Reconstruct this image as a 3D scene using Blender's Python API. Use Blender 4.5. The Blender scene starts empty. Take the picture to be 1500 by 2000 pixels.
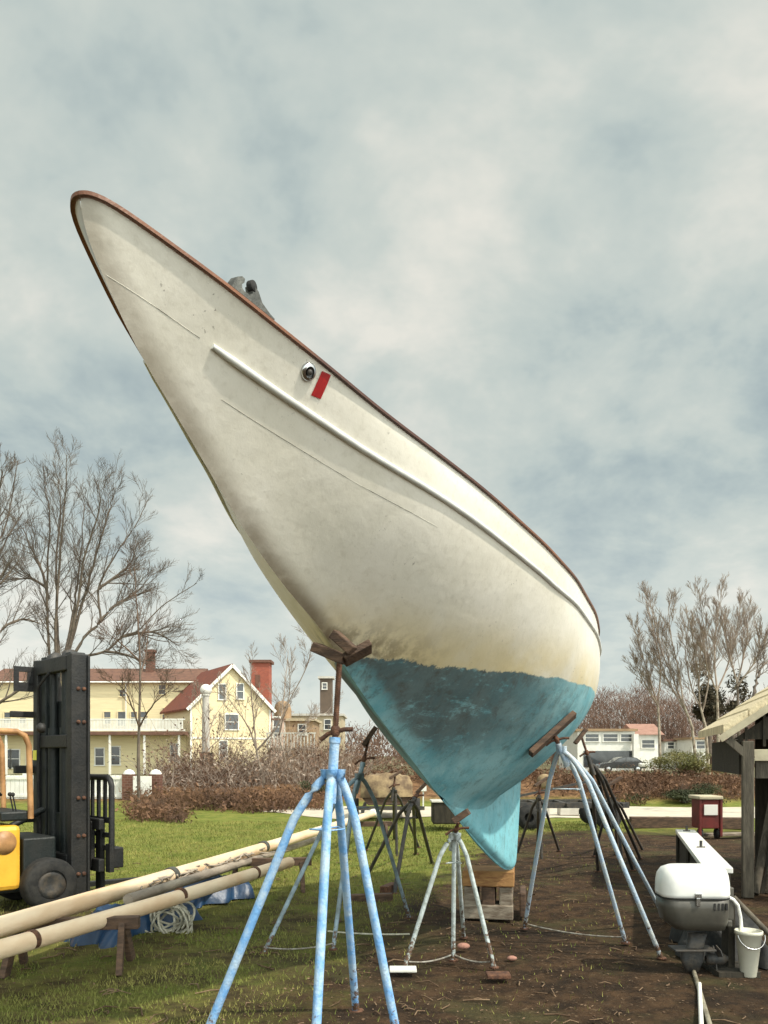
import bpy, bmesh, math, random
from math import sin, cos, pi, radians, sqrt, atan2
from mathutils import Vector, Matrix
random.seed(7)
S = bpy.context.scene
C = S.collection

# ------------------------------------------------------------------ camera, sky, sun, exposure
cam = bpy.data.cameras.new('camera'); cam_o = bpy.data.objects.new('camera', cam); C.objects.link(cam_o)
cam_o.location = (0, 0, 1.6); cam_o.rotation_euler = (radians(90), 0, 0)
cam.sensor_fit = 'HORIZONTAL'; cam.sensor_width = 36; cam.lens = 36 * 1600 / 1500
cam.shift_y = 475 / 1500; cam.clip_start = .05; cam.clip_end = 3000
S.camera = cam_o
SUN_EL, SUN_BACK = 52, 32          # elevation; degrees the sun stands behind the camera plane, on the right
sx, sy, sz = cos(radians(SUN_BACK)) * cos(radians(SUN_EL)), -sin(radians(SUN_BACK)) * cos(radians(SUN_EL)), sin(radians(SUN_EL))
sl = bpy.data.lights.new('sun', 'SUN'); sl.energy = 3.9; sl.angle = radians(1.2); sl.color = (1, .93, .80)
so = bpy.data.objects.new('sun', sl); C.objects.link(so); so.location = (20, -10, 30)
so.rotation_euler = Vector((sx, sy, sz)).to_track_quat('Z', 'Y').to_euler()
W = bpy.data.worlds.new('World'); S.world = W; W.use_nodes = True
nt = W.node_tree; nt.nodes.clear()
def nd(t, typ, **kw):
    n = t.nodes.new(typ)
    for k, v in kw.items():
        if k.startswith('i_'):
            key = k[2:]
            n.inputs[int(key) if key.isdigit() else key.replace('_', ' ')].default_value = v
        else: setattr(n, k, v)
    return n
def ramp(t, pts, interp='LINEAR'):
    r = t.nodes.new('ShaderNodeValToRGB'); r.color_ramp.interpolation = interp
    e = r.color_ramp.elements
    while len(e) < len(pts): e.new(.5)
    for q, (p, c) in zip(e, pts):
        q.position = p; q.color = (*c, 1) if len(c) == 3 else c
    return r
L = nt.links.new
sky = nd(nt, 'ShaderNodeTexSky', sky_type='NISHITA', sun_disc=False)
sky.sun_elevation = radians(SUN_EL); sky.sun_rotation = atan2(sx, sy)
tc = nd(nt, 'ShaderNodeTexCoord')
sep = nd(nt, 'ShaderNodeSeparateXYZ'); L(tc.outputs['Generated'], sep.inputs[0])
zc_ = nd(nt, 'ShaderNodeMath', operation='MAXIMUM', i_1=0.0); L(sep.outputs[2], zc_.inputs[0])
za = nd(nt, 'ShaderNodeMath', operation='ADD', i_1=.32); L(zc_.outputs[0], za.inputs[0])
dx = nd(nt, 'ShaderNodeMath', operation='DIVIDE'); L(sep.outputs[0], dx.inputs[0]); L(za.outputs[0], dx.inputs[1])
dy = nd(nt, 'ShaderNodeMath', operation='DIVIDE'); L(sep.outputs[1], dy.inputs[0]); L(za.outputs[0], dy.inputs[1])
cmb = nd(nt, 'ShaderNodeCombineXYZ'); L(dx.outputs[0], cmb.inputs[0]); L(dy.outputs[0], cmb.inputs[1])
n1 = nd(nt, 'ShaderNodeTexNoise', i_Scale=1.25, i_Detail=7.0, i_Roughness=.55, i_Distortion=.35); L(cmb.outputs[0], n1.inputs['Vector'])
n2 = nd(nt, 'ShaderNodeTexNoise', i_Scale=3.4, i_Detail=5.0, i_Roughness=.6, i_Distortion=.2); L(cmb.outputs[0], n2.inputs['Vector'])
na = nd(nt, 'ShaderNodeMath', operation='MULTIPLY_ADD', i_1=.50, i_2=-.25); L(n2.outputs[0], na.inputs[0])
ns = nd(nt, 'ShaderNodeMath', operation='ADD'); L(n1.outputs[0], ns.inputs[0]); L(na.outputs[0], ns.inputs[1])
cr = ramp(nt, [(.31, (4.6, 5.6, 5.5)), (.43, (5.9, 6.8, 6.5)), (.52, (7.2, 7.8, 7.2)), (.63, (9.7, 9.5, 8.5))]); L(ns.outputs[0], cr.inputs[0])
# paler cloud towards the horizon
hz = nd(nt, 'ShaderNodeMapRange', i_1=.0, i_2=.34, i_3=1.0, i_4=0.0); L(zc_.outputs[0], hz.inputs[0])
hz.interpolation_type = 'SMOOTHSTEP'
hm = nd(nt, 'ShaderNodeMath', operation='MULTIPLY', i_1=.42); L(hz.outputs[0], hm.inputs[0])
mh = nd(nt, 'ShaderNodeMix', data_type='RGBA'); L(hm.outputs[0], mh.inputs[0]); L(cr.outputs[0], mh.inputs[6]); mh.inputs[7].default_value = (10.8, 11.1, 10.2, 1)
gp = nd(nt, 'ShaderNodeMapRange', i_1=.34, i_2=.46, i_3=.30, i_4=.10); L(ns.outputs[0], gp.inputs[0])
ms = nd(nt, 'ShaderNodeMix', data_type='RGBA'); L(gp.outputs[0], ms.inputs[0]); L(mh.outputs[2], ms.inputs[6]); L(sky.outputs[0], ms.inputs[7])
# added fill light: sky brightened low behind the camera to light the hull
dt = nd(nt, 'ShaderNodeVectorMath', operation='DOT_PRODUCT'); L(tc.outputs['Generated'], dt.inputs[0]); dt.inputs[1].default_value = (sx * .95, sy * 2.1, sz * .35)
d0 = nd(nt, 'ShaderNodeMath', operation='MAXIMUM', i_1=0.0); L(dt.outputs['Value'], d0.inputs[0])
d1 = nd(nt, 'ShaderNodeMath', operation='MULTIPLY_ADD', i_1=3.0, i_2=1.0); L(d0.outputs[0], d1.inputs[0])
gl = nd(nt, 'ShaderNodeVectorMath', operation='SCALE'); L(ms.outputs[2], gl.inputs[0]); L(d1.outputs[0], gl.inputs['Scale'])
bg = nd(nt, 'ShaderNodeBackground', i_Strength=.09); L(gl.outputs[0], bg.inputs[0])
wo = nd(nt, 'ShaderNodeOutputWorld'); L(bg.outputs[0], wo.inputs[0])
S.view_settings.view_transform = 'Standard'; S.view_settings.look = 'None'
S.view_settings.exposure = 0.0; S.view_settings.gamma = 1

# ------------------------------------------------------------------ helpers
F, HY = 1600.0, 1475.0
def P(px, py, d): return Vector(((px - 750) / F * d, d, 1.6 + (HY - py) / F * d))     # where a thing seen there stands at that distance
def G(px, py, z=0.0):
    d = F * (1.6 - z) / (py - HY); return Vector(((px - 750) / F * d, d, z))

class MB:
    def __init__(s): s.v = []; s.f = []; s.uv = None; s.att = None; s.smooth = []
    def add(s, vs, fs, smooth=False):
        o = len(s.v); s.v += [tuple(v) for v in vs]; s.f += [tuple(i + o for i in f) for f in fs]; s.smooth += [smooth] * len(fs); return s
    def box(s, c, size, M=None, bev=0.0, axes=None):
        # c centre, size full lengths; axes: three unit vectors
        ax = axes or (Vector((1, 0, 0)), Vector((0, 1, 0)), Vector((0, 0, 1)))
        bm = bmesh.new(); bmesh.ops.create_cube(bm, size=1)
        for v in bm.verts: v.co = Vector((v.co.x * size[0], v.co.y * size[1], v.co.z * size[2]))
        if bev > 0: bmesh.ops.bevel(bm, geom=bm.edges[:], offset=min(bev, min(size) * .45), segments=2, affect='EDGES', profile=.5)
        bm.verts.ensure_lookup_table(); bm.verts.index_update()
        c = Vector(c); out = []
        for v in bm.verts: out.append(c + ax[0] * v.co.x + ax[1] * v.co.y + ax[2] * v.co.z)
        fs = [[v.index for v in f.verts] for f in bm.faces]; bm.free()
        return s.add(out, fs)
    def beam(s, a, b, w, h, bev=0.0, up=(0, 0, 1)):
        a, b = Vector(a), Vector(b); d = (b - a); l = d.length; d.normalize()
        u = Vector(up)
        if abs(d.dot(u)) > .98: u = Vector((0, 1, 0))
        x = d.cross(u).normalized(); z = x.cross(d).normalized()
        return s.box((a + b) / 2, (l, w, h), bev=bev, axes=(d, x, z))
    def tube(s, pts, r, n=8, cap=True, smooth=True):
        pts = [Vector(p) for p in pts]; k = len(pts)
        rs = r if isinstance(r, (list, tuple)) else [r] * k
        vs, fs = [], []
        ref = Vector((.31, .17, .93)).normalized()
        for i, p in enumerate(pts):
            t = (pts[min(i + 1, k - 1)] - pts[max(i - 1, 0)])
            if t.length < 1e-9: t = Vector((0, 0, 1))
            t.normalize()
            if abs(t.dot(ref)) > .95: q = Vector((1, 0, 0)).cross(t).normalized()
            else: q = ref.cross(t).normalized()
            w = t.cross(q)
            for j in range(n):
                a = 2 * pi * j / n; vs.append(p + (q * cos(a) + w * sin(a)) * rs[i])
        for i in range(k - 1):
            for j in range(n):
                fs.append((i * n + j, i * n + (j + 1) % n, (i + 1) * n + (j + 1) % n, (i + 1) * n + j))
        s.add(vs, fs, smooth)
        if cap and n > 2:
            s.add(vs[:n], [tuple(range(n - 1, -1, -1))]); s.add(vs[-n:], [tuple(range(n))])
        return s
    def lathe(s, base, prof, n=20, axis=Vector((0, 0, 1)), smooth=True):
        axis = Vector(axis).normalized(); q = axis.orthogonal().normalized(); w = axis.cross(q); base = Vector(base)
        vs, fs = [], []
        for r, h in prof:
            for j in range(n):
                a = 2 * pi * j / n; vs.append(base + axis * h + (q * cos(a) + w * sin(a)) * max(r, 1e-4))
        for i in range(len(prof) - 1):
            for j in range(n): fs.append((i * n + j, i * n + (j + 1) % n, (i + 1) * n + (j + 1) % n, (i + 1) * n + j))
        return s.add(vs, fs, smooth)
    def prism(s, poly, off):
        # poly: list of 3D points, extruded by off
        off = Vector(off); n = len(poly); a = [Vector(p) for p in poly]; b = [p + off for p in a]
        fs = [tuple(range(n - 1, -1, -1)), tuple(range(n, 2 * n))] + [(i, (i + 1) % n, n + (i + 1) % n, n + i) for i in range(n)]
        return s.add(a + b, fs)
    def ball(s, c, r, n=14, m=9):
        rr = r if isinstance(r, (tuple, list)) else (r, r, r); c = Vector(c); vs, fs = [], []
        for i in range(m + 1):
            t = pi * i / m
            for j in range(n):
                a = 2 * pi * j / n; vs.append(c + Vector((sin(t) * cos(a) * rr[0], sin(t) * sin(a) * rr[1], cos(t) * rr[2])))
        for i in range(m):
            for j in range(n): fs.append((i * n + j, (i + 1) * n + j, (i + 1) * n + (j + 1) % n, i * n + (j + 1) % n))
        return s.add(vs, fs, True)

def root_loc(p):
    l = Vector((0, 0, 0))
    while p: l += p.location; p = p.parent
    return l
def obj(name, mb, mat, parent=None, normals=True):
    me = bpy.data.meshes.new(name); org = root_loc(parent)
    o = bpy.data.objects.new(name, me); C.objects.link(o)
    if parent: o.parent = parent
    else:
        xs = [v[0] for v in mb.v]; ys = [v[1] for v in mb.v]; zs_ = [v[2] for v in mb.v]
        org = Vector(((min(xs) + max(xs)) / 2, (min(ys) + max(ys)) / 2, min(zs_))); o.location = org
    me.from_pydata([(v[0] - org.x, v[1] - org.y, v[2] - org.z) for v in mb.v], [], mb.f)
    me.polygons.foreach_set('use_smooth', mb.smooth)
    if mb.uv:
        ul = me.uv_layers.new(name='UVMap')
        for lp in me.loops: ul.data[lp.index].uv = mb.uv[lp.vertex_index]
    if mb.att:
        at = me.attributes.new('breadth', 'FLOAT', 'POINT'); at.data.foreach_set('value', mb.att)
    me.materials.append(mat); me.update()
    if normals and len(mb.f) < 60000:
        bm = bmesh.new(); bm.from_mesh(me); bmesh.ops.recalc_face_normals(bm, faces=bm.faces[:]); bm.to_mesh(me); bm.free()
    return o
def tag(o, label, cat, group=None):
    o['label'] = label; o['category'] = cat
    if group: o['group'] = group
    return o
def thing(name, label, cat, loc, group=None):
    o = bpy.data.objects.new(name, None); C.objects.link(o); o.location = loc; o.empty_display_size = .2
    return tag(o, label, cat, group)
def kind(o, k): o['kind'] = k; return o

MATS = {}
def mat(name, c1, c2=None, scale=6.0, rough=.7, bump=0.0, bscale=None, metal=0.0, lo=.4, hi=.62, stretch=(1, 1, 1), spec=.5, coat=0.0, det=5.0):
    m = bpy.data.materials.new(name); m.use_nodes = True; t = m.node_tree; b = t.nodes['Principled BSDF']; l = t.links.new
    b.inputs['Roughness'].default_value = rough; b.inputs['Metallic'].default_value = metal
    b.inputs['Specular IOR Level'].default_value = spec; b.inputs['Coat Weight'].default_value = coat
    c2 = c2 or tuple(x * .72 for x in c1)
    tcn = nd(t, 'ShaderNodeTexCoord'); mp = nd(t, 'ShaderNodeMapping'); mp.inputs['Scale'].default_value = stretch
    l(tcn.outputs['Object'], mp.inputs[0])
    n = nd(t, 'ShaderNodeTexNoise', i_Scale=scale, i_Detail=det, i_Roughness=.6); l(mp.outputs[0], n.inputs['Vector'])
    r = ramp(t, [(lo, c1), (hi, c2)]); l(n.outputs[0], r.inputs[0]); l(r.outputs[0], b.inputs['Base Color'])
    if bump:
        bn = nd(t, 'ShaderNodeTexNoise', i_Scale=bscale or scale * 4, i_Detail=4.0); l(mp.outputs[0], bn.inputs['Vector'])
        bu = nd(t, 'ShaderNodeBump', i_Strength=bump, i_Distance=.02); l(bn.outputs[0], bu.inputs['Height']); l(bu.outputs[0], b.inputs['Normal'])
    MATS[name] = m; return m

def stand_mat(name, c1, c2, sc, lo=.4, hi=.64):
    m = mat(name, c1, c2, sc, .55, .3, 70, lo=lo, hi=hi); t = m.node_tree; b = t.nodes['Principled BSDF']; src = b.inputs['Base Color'].links[0].from_socket
    ge = nd(t, 'ShaderNodeNewGeometry'); n = nd(t, 'ShaderNodeTexNoise', i_Scale=22.0, i_Detail=6.0, i_Roughness=.7); t.links.new(ge.outputs['Position'], n.inputs['Vector'])
    sp = nd(t, 'ShaderNodeSeparateXYZ'); t.links.new(ge.outputs['Position'], sp.inputs[0])
    lowz = nd(t, 'ShaderNodeMapRange', i_1=.42, i_2=.0, i_3=-.06, i_4=.22); t.links.new(sp.outputs[2], lowz.inputs[0])
    a = nd(t, 'ShaderNodeMath', operation='ADD'); t.links.new(n.outputs[0], a.inputs[0]); t.links.new(lowz.outputs[0], a.inputs[1])
    f = nd(t, 'ShaderNodeMapRange', i_1=.60, i_2=.68); t.links.new(a.outputs[0], f.inputs[0])
    mx = nd(t, 'ShaderNodeMix', data_type='RGBA'); t.links.new(f.outputs[0], mx.inputs[0]); t.links.new(src, mx.inputs[6]); mx.inputs[7].default_value = (.115, .065, .04, 1)
    t.links.new(mx.outputs[2], b.inputs['Base Color']); return m
M_blue = stand_mat('weathered_blue_steel', (.16, .36, .66), (.40, .53, .66), 13)
M_bluegrey = stand_mat('faded_blue_grey_steel', (.30, .40, .47), (.17, .21, .22), 10)
M_pale = stand_mat('faded_pale_blue_steel', (.52, .58, .58), (.30, .33, .30), 16)
M_palebl = stand_mat('chalky_light_blue_steel', (.40, .52, .66), (.55, .58, .56), 12)
M_dkstand = mat('dark_steel_stand', (.035, .035, .035), (.08, .065, .05), 12, .6, .2, 50)
M_rust = mat('rusty_screw_steel', (.07, .03, .018), (.16, .07, .035), 25, .75, .5, 120)
M_wood_dk = mat('dark_wet_wood', (.06, .035, .022), (.13, .075, .045), 8, .8, .4, 40, stretch=(1, 1, 4))
M_wood_or = mat('orange_timber', (.42, .22, .08), (.26, .12, .045), 6, .8, .4, 30, stretch=(1, 6, 6))
M_wood_gr = mat('grey_timber', (.30, .25, .19), (.16, .12, .085), 6, .85, .4, 30, stretch=(1, 5, 5))
M_chain = mat('grey_chain', (.32, .30, .26), (.16, .13, .1), 30, .6)
M_black = mat('black_forklift_steel', (.009, .0095, .010), (.022, .020, .018), 5, .6, .2, 40)
M_black2 = mat('dark_green_black_steel', (.006, .011, .011), (.016, .018, .017), 5, .55, .2, 40)
M_orange = mat('faded_orange_paint', (.55, .30, .13), (.30, .15, .06), 5, .45, .1, 40)
M_yellow = mat('bright_yellow_orange_paint', (.85, .47, .05), (.75, .40, .04), 4, .4, .1, 30)
M_rubber = mat('black_rubber', (.012, .012, .012), (.03, .028, .025), 12, .85, .2, 60)
M_sticker_y = mat('yellow_sticker', (.85, .80, .10), (.80, .72, .08), 30, .5)
M_white = mat('white_plastic', (.88, .87, .83), (.83, .82, .77), 5, .38, .05, 30, coat=.2)
M_greypl = mat('grey_plastic', (.085, .078, .062), (.06, .055, .045), 5, .45, .05, 30)
M_steel = mat('stainless_steel', (.55, .55, .54), (.45, .45, .45), 10, .22, metal=1.0)
M_alu = mat('dull_grey_casting', (.07, .07, .062), (.13, .13, .115), 20, .5, .2, 60, metal=.4)
M_red = mat('red_sticker_vinyl', (.42, .012, .012), (.34, .009, .01), 70, .5, lo=.35, hi=.6)
M_teak = mat('varnished_mahogany_rail', (.075, .026, .014), (.23, .085, .032), .7, .5, .15, 60, stretch=(1, 1, 1))
M_strake = mat('white_painted_strake', (.74, .74, .70), (.62, .62, .58), 7, .4, .05, 40)
M_spar = mat('cream_varnished_spar', (.86, .68, .48), (.72, .50, .31), 3, .5, .2, 30, stretch=(1, .25, 1))
M_spar2 = mat('weathered_spar', (.24, .20, .16), (.45, .38, .30), 6, .7, .3, 40, stretch=(1, .3, 1))
M_tarp = mat('blue_tarpaulin', (.008, .030, .075), (.012, .05, .12), 5, .4, .3, 18)
M_rope = mat('cream_rope', (.55, .52, .42), (.36, .34, .26), 30, .9)
M_yel_wall = mat('cream_yellow_clapboard', (.76, .64, .40), (.69, .57, .35), 1.2, .8, .15, 6, stretch=(.6, .6, 9))
M_yel_wall2 = mat('pale_yellow_clapboard', (.78, .67, .41), (.71, .60, .36), 1.0, .8, .15, 6, stretch=(.6, .6, 9))
M_redroof = mat('rust_red_shingles', (.20, .055, .030), (.15, .045, .028), 2.5, .85, .3, 14)
M_brroof = mat('brown_shingles', (.17, .085, .055), (.12, .06, .042), 2.5, .85, .3, 14)
M_whitep = mat('white_house_paint', (.80, .78, .72), (.72, .70, .63), 2, .6, .05, 20)
M_glass = mat('dark_window_glass', (.035, .04, .045), (.06, .065, .07), 1.5, .08, spec=.8)
M_bark = mat('grey_brown_bark', (.16, .125, .095), (.085, .065, .05), 4, .9, .4, 20)
M_bark_g = mat('olive_brown_bark', (.17, .14, .08), (.085, .062, .042), 2, .9, .4, 20)
M_birch = mat('pale_birch_bark', (.42, .36, .28), (.20, .15, .11), 3.5, .85, .3, 20)
M_twig = mat('brown_twigs', (.15, .095, .065), (.085, .055, .04), 3, .9)
M_twig_l = mat('pale_twigs', (.38, .31, .25), (.25, .19, .15), 1.5, .9)
M_concrete = mat('pale_concrete', (.55, .52, .46), (.45, .42, .37), 3, .8, .2, 20)
M_dksign = mat('dark_sign_board', (.02, .018, .016), (.04, .03, .025), 5, .6)
M_shed_dk = mat('dark_weathered_siding', (.042, .034, .022), (.022, .018, .012), 4, .9, .4, 30, stretch=(6, 6, 1))
M_shed_post = mat('grey_weathered_post', (.13, .11, .08), (.07, .058, .042), 5, .85, .4, 30, stretch=(4, 4, .6))
M_shed_roof = mat('straw_coloured_roofing', (.78, .66, .44), (.60, .49, .31), 3, .85, .5, 25, stretch=(1, 3, 1))
M_header = mat('cream_header_board', (.55, .49, .34), (.42, .36, .25), 3, .8, .2, 20)
M_redcart = mat('red_enamel', (.15, .018, .014), (.09, .014, .011), 6, .6)
M_tantarp = mat('tan_canvas', (.36, .26, .14), (.13, .085, .05), 4, .85, .4, 10, lo=.35, hi=.6)
M_pinkstone = mat('pink_brick', (.40, .20, .15), (.30, .15, .11), 10, .9, .4, 40)
M_carblk = mat('dark_car_paint', (.015, .016, .018), (.022, .022, .024), 3, .25, coat=.6)
M_carwin = mat('car_glass', (.10, .11, .12), (.06, .065, .07), 3, .05, spec=1.0)

def brick_mat(name, c1, c2, mortar, scale):
    m = bpy.data.materials.new(name); m.use_nodes = True; t = m.node_tree; b = t.nodes['Principled BSDF']; b.inputs['Roughness'].default_value = .9
    tcn = nd(t, 'ShaderNodeTexCoord'); br = nd(t, 'ShaderNodeTexBrick', i_Scale=scale); mp = nd(t, 'ShaderNodeMapping'); mp.inputs['Rotation'].default_value = (radians(90), 0, 0)
    t.links.new(tcn.outputs['Object'], mp.inputs[0]); t.links.new(mp.outputs[0], br.inputs['Vector'])
    br.inputs['Color1'].default_value = (*c1, 1); br.inputs['Color2'].default_value = (*c2, 1); br.inputs['Mortar'].default_value = (*mortar, 1)
    t.links.new(br.outputs[0], b.inputs['Base Color']); return m
M_brick = brick_mat('red_brick', (.36, .085, .05), (.26, .06, .04), (.30, .16, .11), 2.2)
M_brick_dk = brick_mat('dark_brick', (.17, .07, .045), (.11, .045, .03), (.2, .13, .1), 3)

# hull paint: UV.x = metres aft of the bow, UV.y = height; third value by a second map is not needed
def hull_mat():
    m = bpy.data.materials.new('hull_paint'); m.use_nodes = True; t = m.node_tree; l = t.links.new; b = t.nodes['Principled BSDF']
    uv = nd(t, 'ShaderNodeUVMap'); sp = nd(t, 'ShaderNodeSeparateXYZ'); l(uv.outputs[0], sp.inputs[0])
    tcn = nd(t, 'ShaderNodeTexCoord')
    def noise(sc, de=5.0, ro=.6, di=0.0, src=None, st=None):
        n = nd(t, 'ShaderNodeTexNoise', i_Scale=sc, i_Detail=de, i_Roughness=ro, i_Distortion=di)
        s_ = src or tcn.outputs['Object']
        if st:
            mp = nd(t, 'ShaderNodeMapping'); mp.inputs['Scale'].default_value = st; l(s_, mp.inputs[0]); s_ = mp.outputs[0]
        l(s_, n.inputs['Vector']); return n.outputs[0]
    def math(op, a, b_=None, c=None):
        n = nd(t, 'ShaderNodeMath', operation=op)
        for i, x in enumerate((a, b_, c)):
            if x is None: continue
            if isinstance(x, (int, float)): n.inputs[i].default_value = x
            else: l(x, n.inputs[i])
        return n.outputs[0]
    def mr(x, a, b_, c=0., d=1., sm=True):
        n = nd(t, 'ShaderNodeMapRange', i_1=a, i_2=b_, i_3=c, i_4=d)
        if sm: n.interpolation_type = 'SMOOTHSTEP'
        l(x, n.inputs[0]); return n.outputs[0]
    def mix(f, a, b_):
        n = nd(t, 'ShaderNodeMix', data_type='RGBA')
        for i, x in ((0, f), (6, a), (7, b_)):
            if isinstance(x, tuple): n.inputs[i].default_value = (*x, 1)
            elif isinstance(x, float): n.inputs[i].default_value = x
            else: l(x, n.inputs[i])
        return n.outputs[2]
    s_, z_ = sp.outputs[0], sp.outputs[1]
    # topsides
    top = mix(mr(noise(2.2), .35, .65), (.74, .70, .60), (.80, .76, .67))
    top = mix(math('MULTIPLY', mr(noise(26., 3.), .5, .72), .25), top, (.50, .46, .37))
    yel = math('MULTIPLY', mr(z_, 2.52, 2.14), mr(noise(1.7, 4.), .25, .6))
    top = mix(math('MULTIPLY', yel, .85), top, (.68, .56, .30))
    # brown grime gathered by the stem just above the boot top
    grime = math('MULTIPLY', math('MULTIPLY', mr(z_, 2.36, 2.14), mr(s_, 2.8, 1.7)), mr(noise(9., 6., .7), .40, .62))
    top = mix(grime, top, (.10, .065, .035))
    at_ = nd(t, 'ShaderNodeAttribute', attribute_name='breadth')
    stem = math('MULTIPLY', mr(at_.outputs['Fac'], .075, .008), mr(s_, 2.4, .1, 1., .62))
    top = mix(math('MULTIPLY', stem, mr(noise(7., 5.), .25, .6, .55, .95)), top, (.17, .125, .075))
    scuff = math('MULTIPLY', mr(noise(38., 4., .75), .63, .70), mr(noise(3., 2.), .5, .66))
    top = mix(math('MULTIPLY', scuff, .7), top, (.12, .10, .08))
    # bottom paint
    bot = mix(mr(noise(3.0, 7., .65), .34, .64), (.13, .36, .42), (.27, .50, .54))
    bot = mix(math('MULTIPLY', mr(noise(18., 5., .7), .54, .74), .7), bot, (.34, .56, .56))
    bot = mix(math('MULTIPLY', mr(z_, 1.35, .85), mr(noise(4., 5.), .3, .6, .35, .9)), bot, (.22, .54, .61))  # lower keel lightened: its sunlit look is mixed into the paint colour
    bot = mix(math('MULTIPLY', mr(noise(9., 7., .75, .3), .48, .70), .55), bot, (.075, .13, .125))
    at2 = nd(t, 'ShaderNodeAttribute', attribute_name='breadth')
    fade = math('MULTIPLY', math('MULTIPLY', mr(s_, 4.9, 3.0), mr(math('ADD', z_, math('MULTIPLY', s_, -.05)), 1.28, 1.62)), mr(math('ADD', at2.outputs['Fac'], math('MULTIPLY_ADD', noise(6., 4.), .16, -.08)), .02, .12))
    wear = math('MULTIPLY', mr(math('ADD', noise(2.6, 8., .72, .25, None, (1, 1, 2.6)), math('MULTIPLY_ADD', noise(11., 7., .8, .0, None, (1, 1, 3.5)), .7, -.35)), .24, .48), fade)
    bot = mix(math('MULTIPLY', wear, .74), bot, (.060, .046, .036))
    wear2 = math('MULTIPLY', mr(noise(5., 8., .75, .3), .50, .66), math('MULTIPLY', mr(s_, 6.0, 3.0), mr(z_, 1.45, 1.95)))
    bot = mix(math('MULTIPLY', wear2, .6), bot, (.07, .058, .045))
    rub_ = math('MULTIPLY', mr(noise(60., 3., .7), .60, .68), .4)
    bot = mix(rub_, bot, (.04, .07, .075))
    zl = math('ADD', z_, math('ADD', math('MULTIPLY_ADD', noise(3.0, 3., .5), .07, -.035), math('MULTIPLY_ADD', noise(16., 6., .8), math('MULTIPLY_ADD', mr(s_, 4.5, 2.2), .07, .03), -.03)))
    edge = math('ADD', math('MULTIPLY_ADD', s_, -.006, 2.17), 0.0)
    fac = mr(math('SUBTRACT', zl, edge), -.006, .006)
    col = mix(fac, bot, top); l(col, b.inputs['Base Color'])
    b.inputs['Roughness'].default_value = .5; l(mr(fac, 0, 1, .85, .38), b.inputs['Roughness'])
    bu0 = nd(t, 'ShaderNodeBump', i_Strength=.22, i_Distance=.05); l(noise(2.2, 3.), bu0.inputs['Height'])
    bu = nd(t, 'ShaderNodeBump', i_Strength=.14, i_Distance=.01); l(noise(30., 5.), bu.inputs['Height']); l(bu0.outputs[0], bu.inputs['Normal']); l(bu.outputs[0], b.inputs['Normal'])
    return m
M_hull = hull_mat()

# ------------------------------------------------------------------ the boat's lines (boat frame: s aft of the bow, b to port, z up)
AX = Vector((.3786, .9256, 0)); PT = Vector((.9256, -.3786, 0)); BOW = Vector((-.964, 2.623, 0))
def bw(s, b, z): return BOW + AX * s + PT * b + Vector((0, 0, z))
def interp(tab, x):
    if x <= tab[0][0]: return tab[0][1]
    if x >= tab[-1][0]: return tab[-1][1]
    for i in range(len(tab) - 1):
        if x <= tab[i + 1][0]:
            x0, y0 = tab[i]; x1, y1 = tab[i + 1]; h = x1 - x0; t = (x - x0) / h
            def sl_(k):
                if k <= 0 or k >= len(tab) - 1:
                    k2 = min(max(k, 0), len(tab) - 2); return (tab[k2 + 1][1] - tab[k2][1]) / (tab[k2 + 1][0] - tab[k2][0])
                a = (tab[k][1] - tab[k - 1][1]) / (tab[k][0] - tab[k - 1][0]); c = (tab[k + 1][1] - tab[k][1]) / (tab[k + 1][0] - tab[k][0])
                return 0 if a * c <= 0 else 2 * a * c / (a + c)
            m0, m1 = sl_(i) * h, sl_(i + 1) * h
            return (2*t**3-3*t*t+1)*y0 + (t**3-2*t*t+t)*m0 + (-2*t**3+3*t*t)*y1 + (t**3-t*t)*m1
def zsheer(s):
    t = min(max(s / 6.5, 0), 1.46); return 3.375 - .66 * (1 - (1 - t) ** 2)
BEAM = [(-.012, .002), (-.008, .016), (.004, .034), (.03, .058), (.06, .076), (.092, .092), (.27, .164), (.455, .232), (.625, .284), (.918, .370), (1.355, .487), (1.738, .600), (2.168, .714), (2.545, .791), (3.206, .896), (3.916, .950), (4.619, .945), (5.473, .880), (6.3, .74), (7.2, .50), (7.8, .32)]
STEM = [(-.012, 3.352), (-.008, 3.345), (.004, 3.31), (.037, 3.25), (.089, 3.188), (.27, 3.02), (.474, 2.884), (.743, 2.707), (.955, 2.572), (1.336, 2.384), (1.626, 2.272), (1.8, 2.19), (1.93, 2.11), (2.466, 1.83), (2.99, 1.59), (3.63, 1.30), (3.88, 1.21), (4.6, 1.15), (5.5, 1.32), (6.14, 1.56), (7, 2.08), (7.8, 2.5)]
KEEL = [(3.63, 1.29), (3.88, 1.185), (4.6, .87), (5.37, .575), (5.6, .51), (5.9, .48), (5.93, .50), (6.14, 1.10), (6.28, 1.58)]
PW = [(0, 1.0), (.6, 1.0), (1.2, 1.15), (1.9, 1.5), (2.6, 1.5), (3.2, 1.5), (4, 2.1), (5, 3.0), (6, 3.2), (7.8, 2.4)]
SE, K0, K1 = 7.8, 3.66, 6.28
def fin_t(s): return .058 * min(1, max(.25, (s - 3.5) / 1.1)) * (1 if s < 5.3 else max(.25, 1 - (s - 5.3) * .8))
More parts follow.
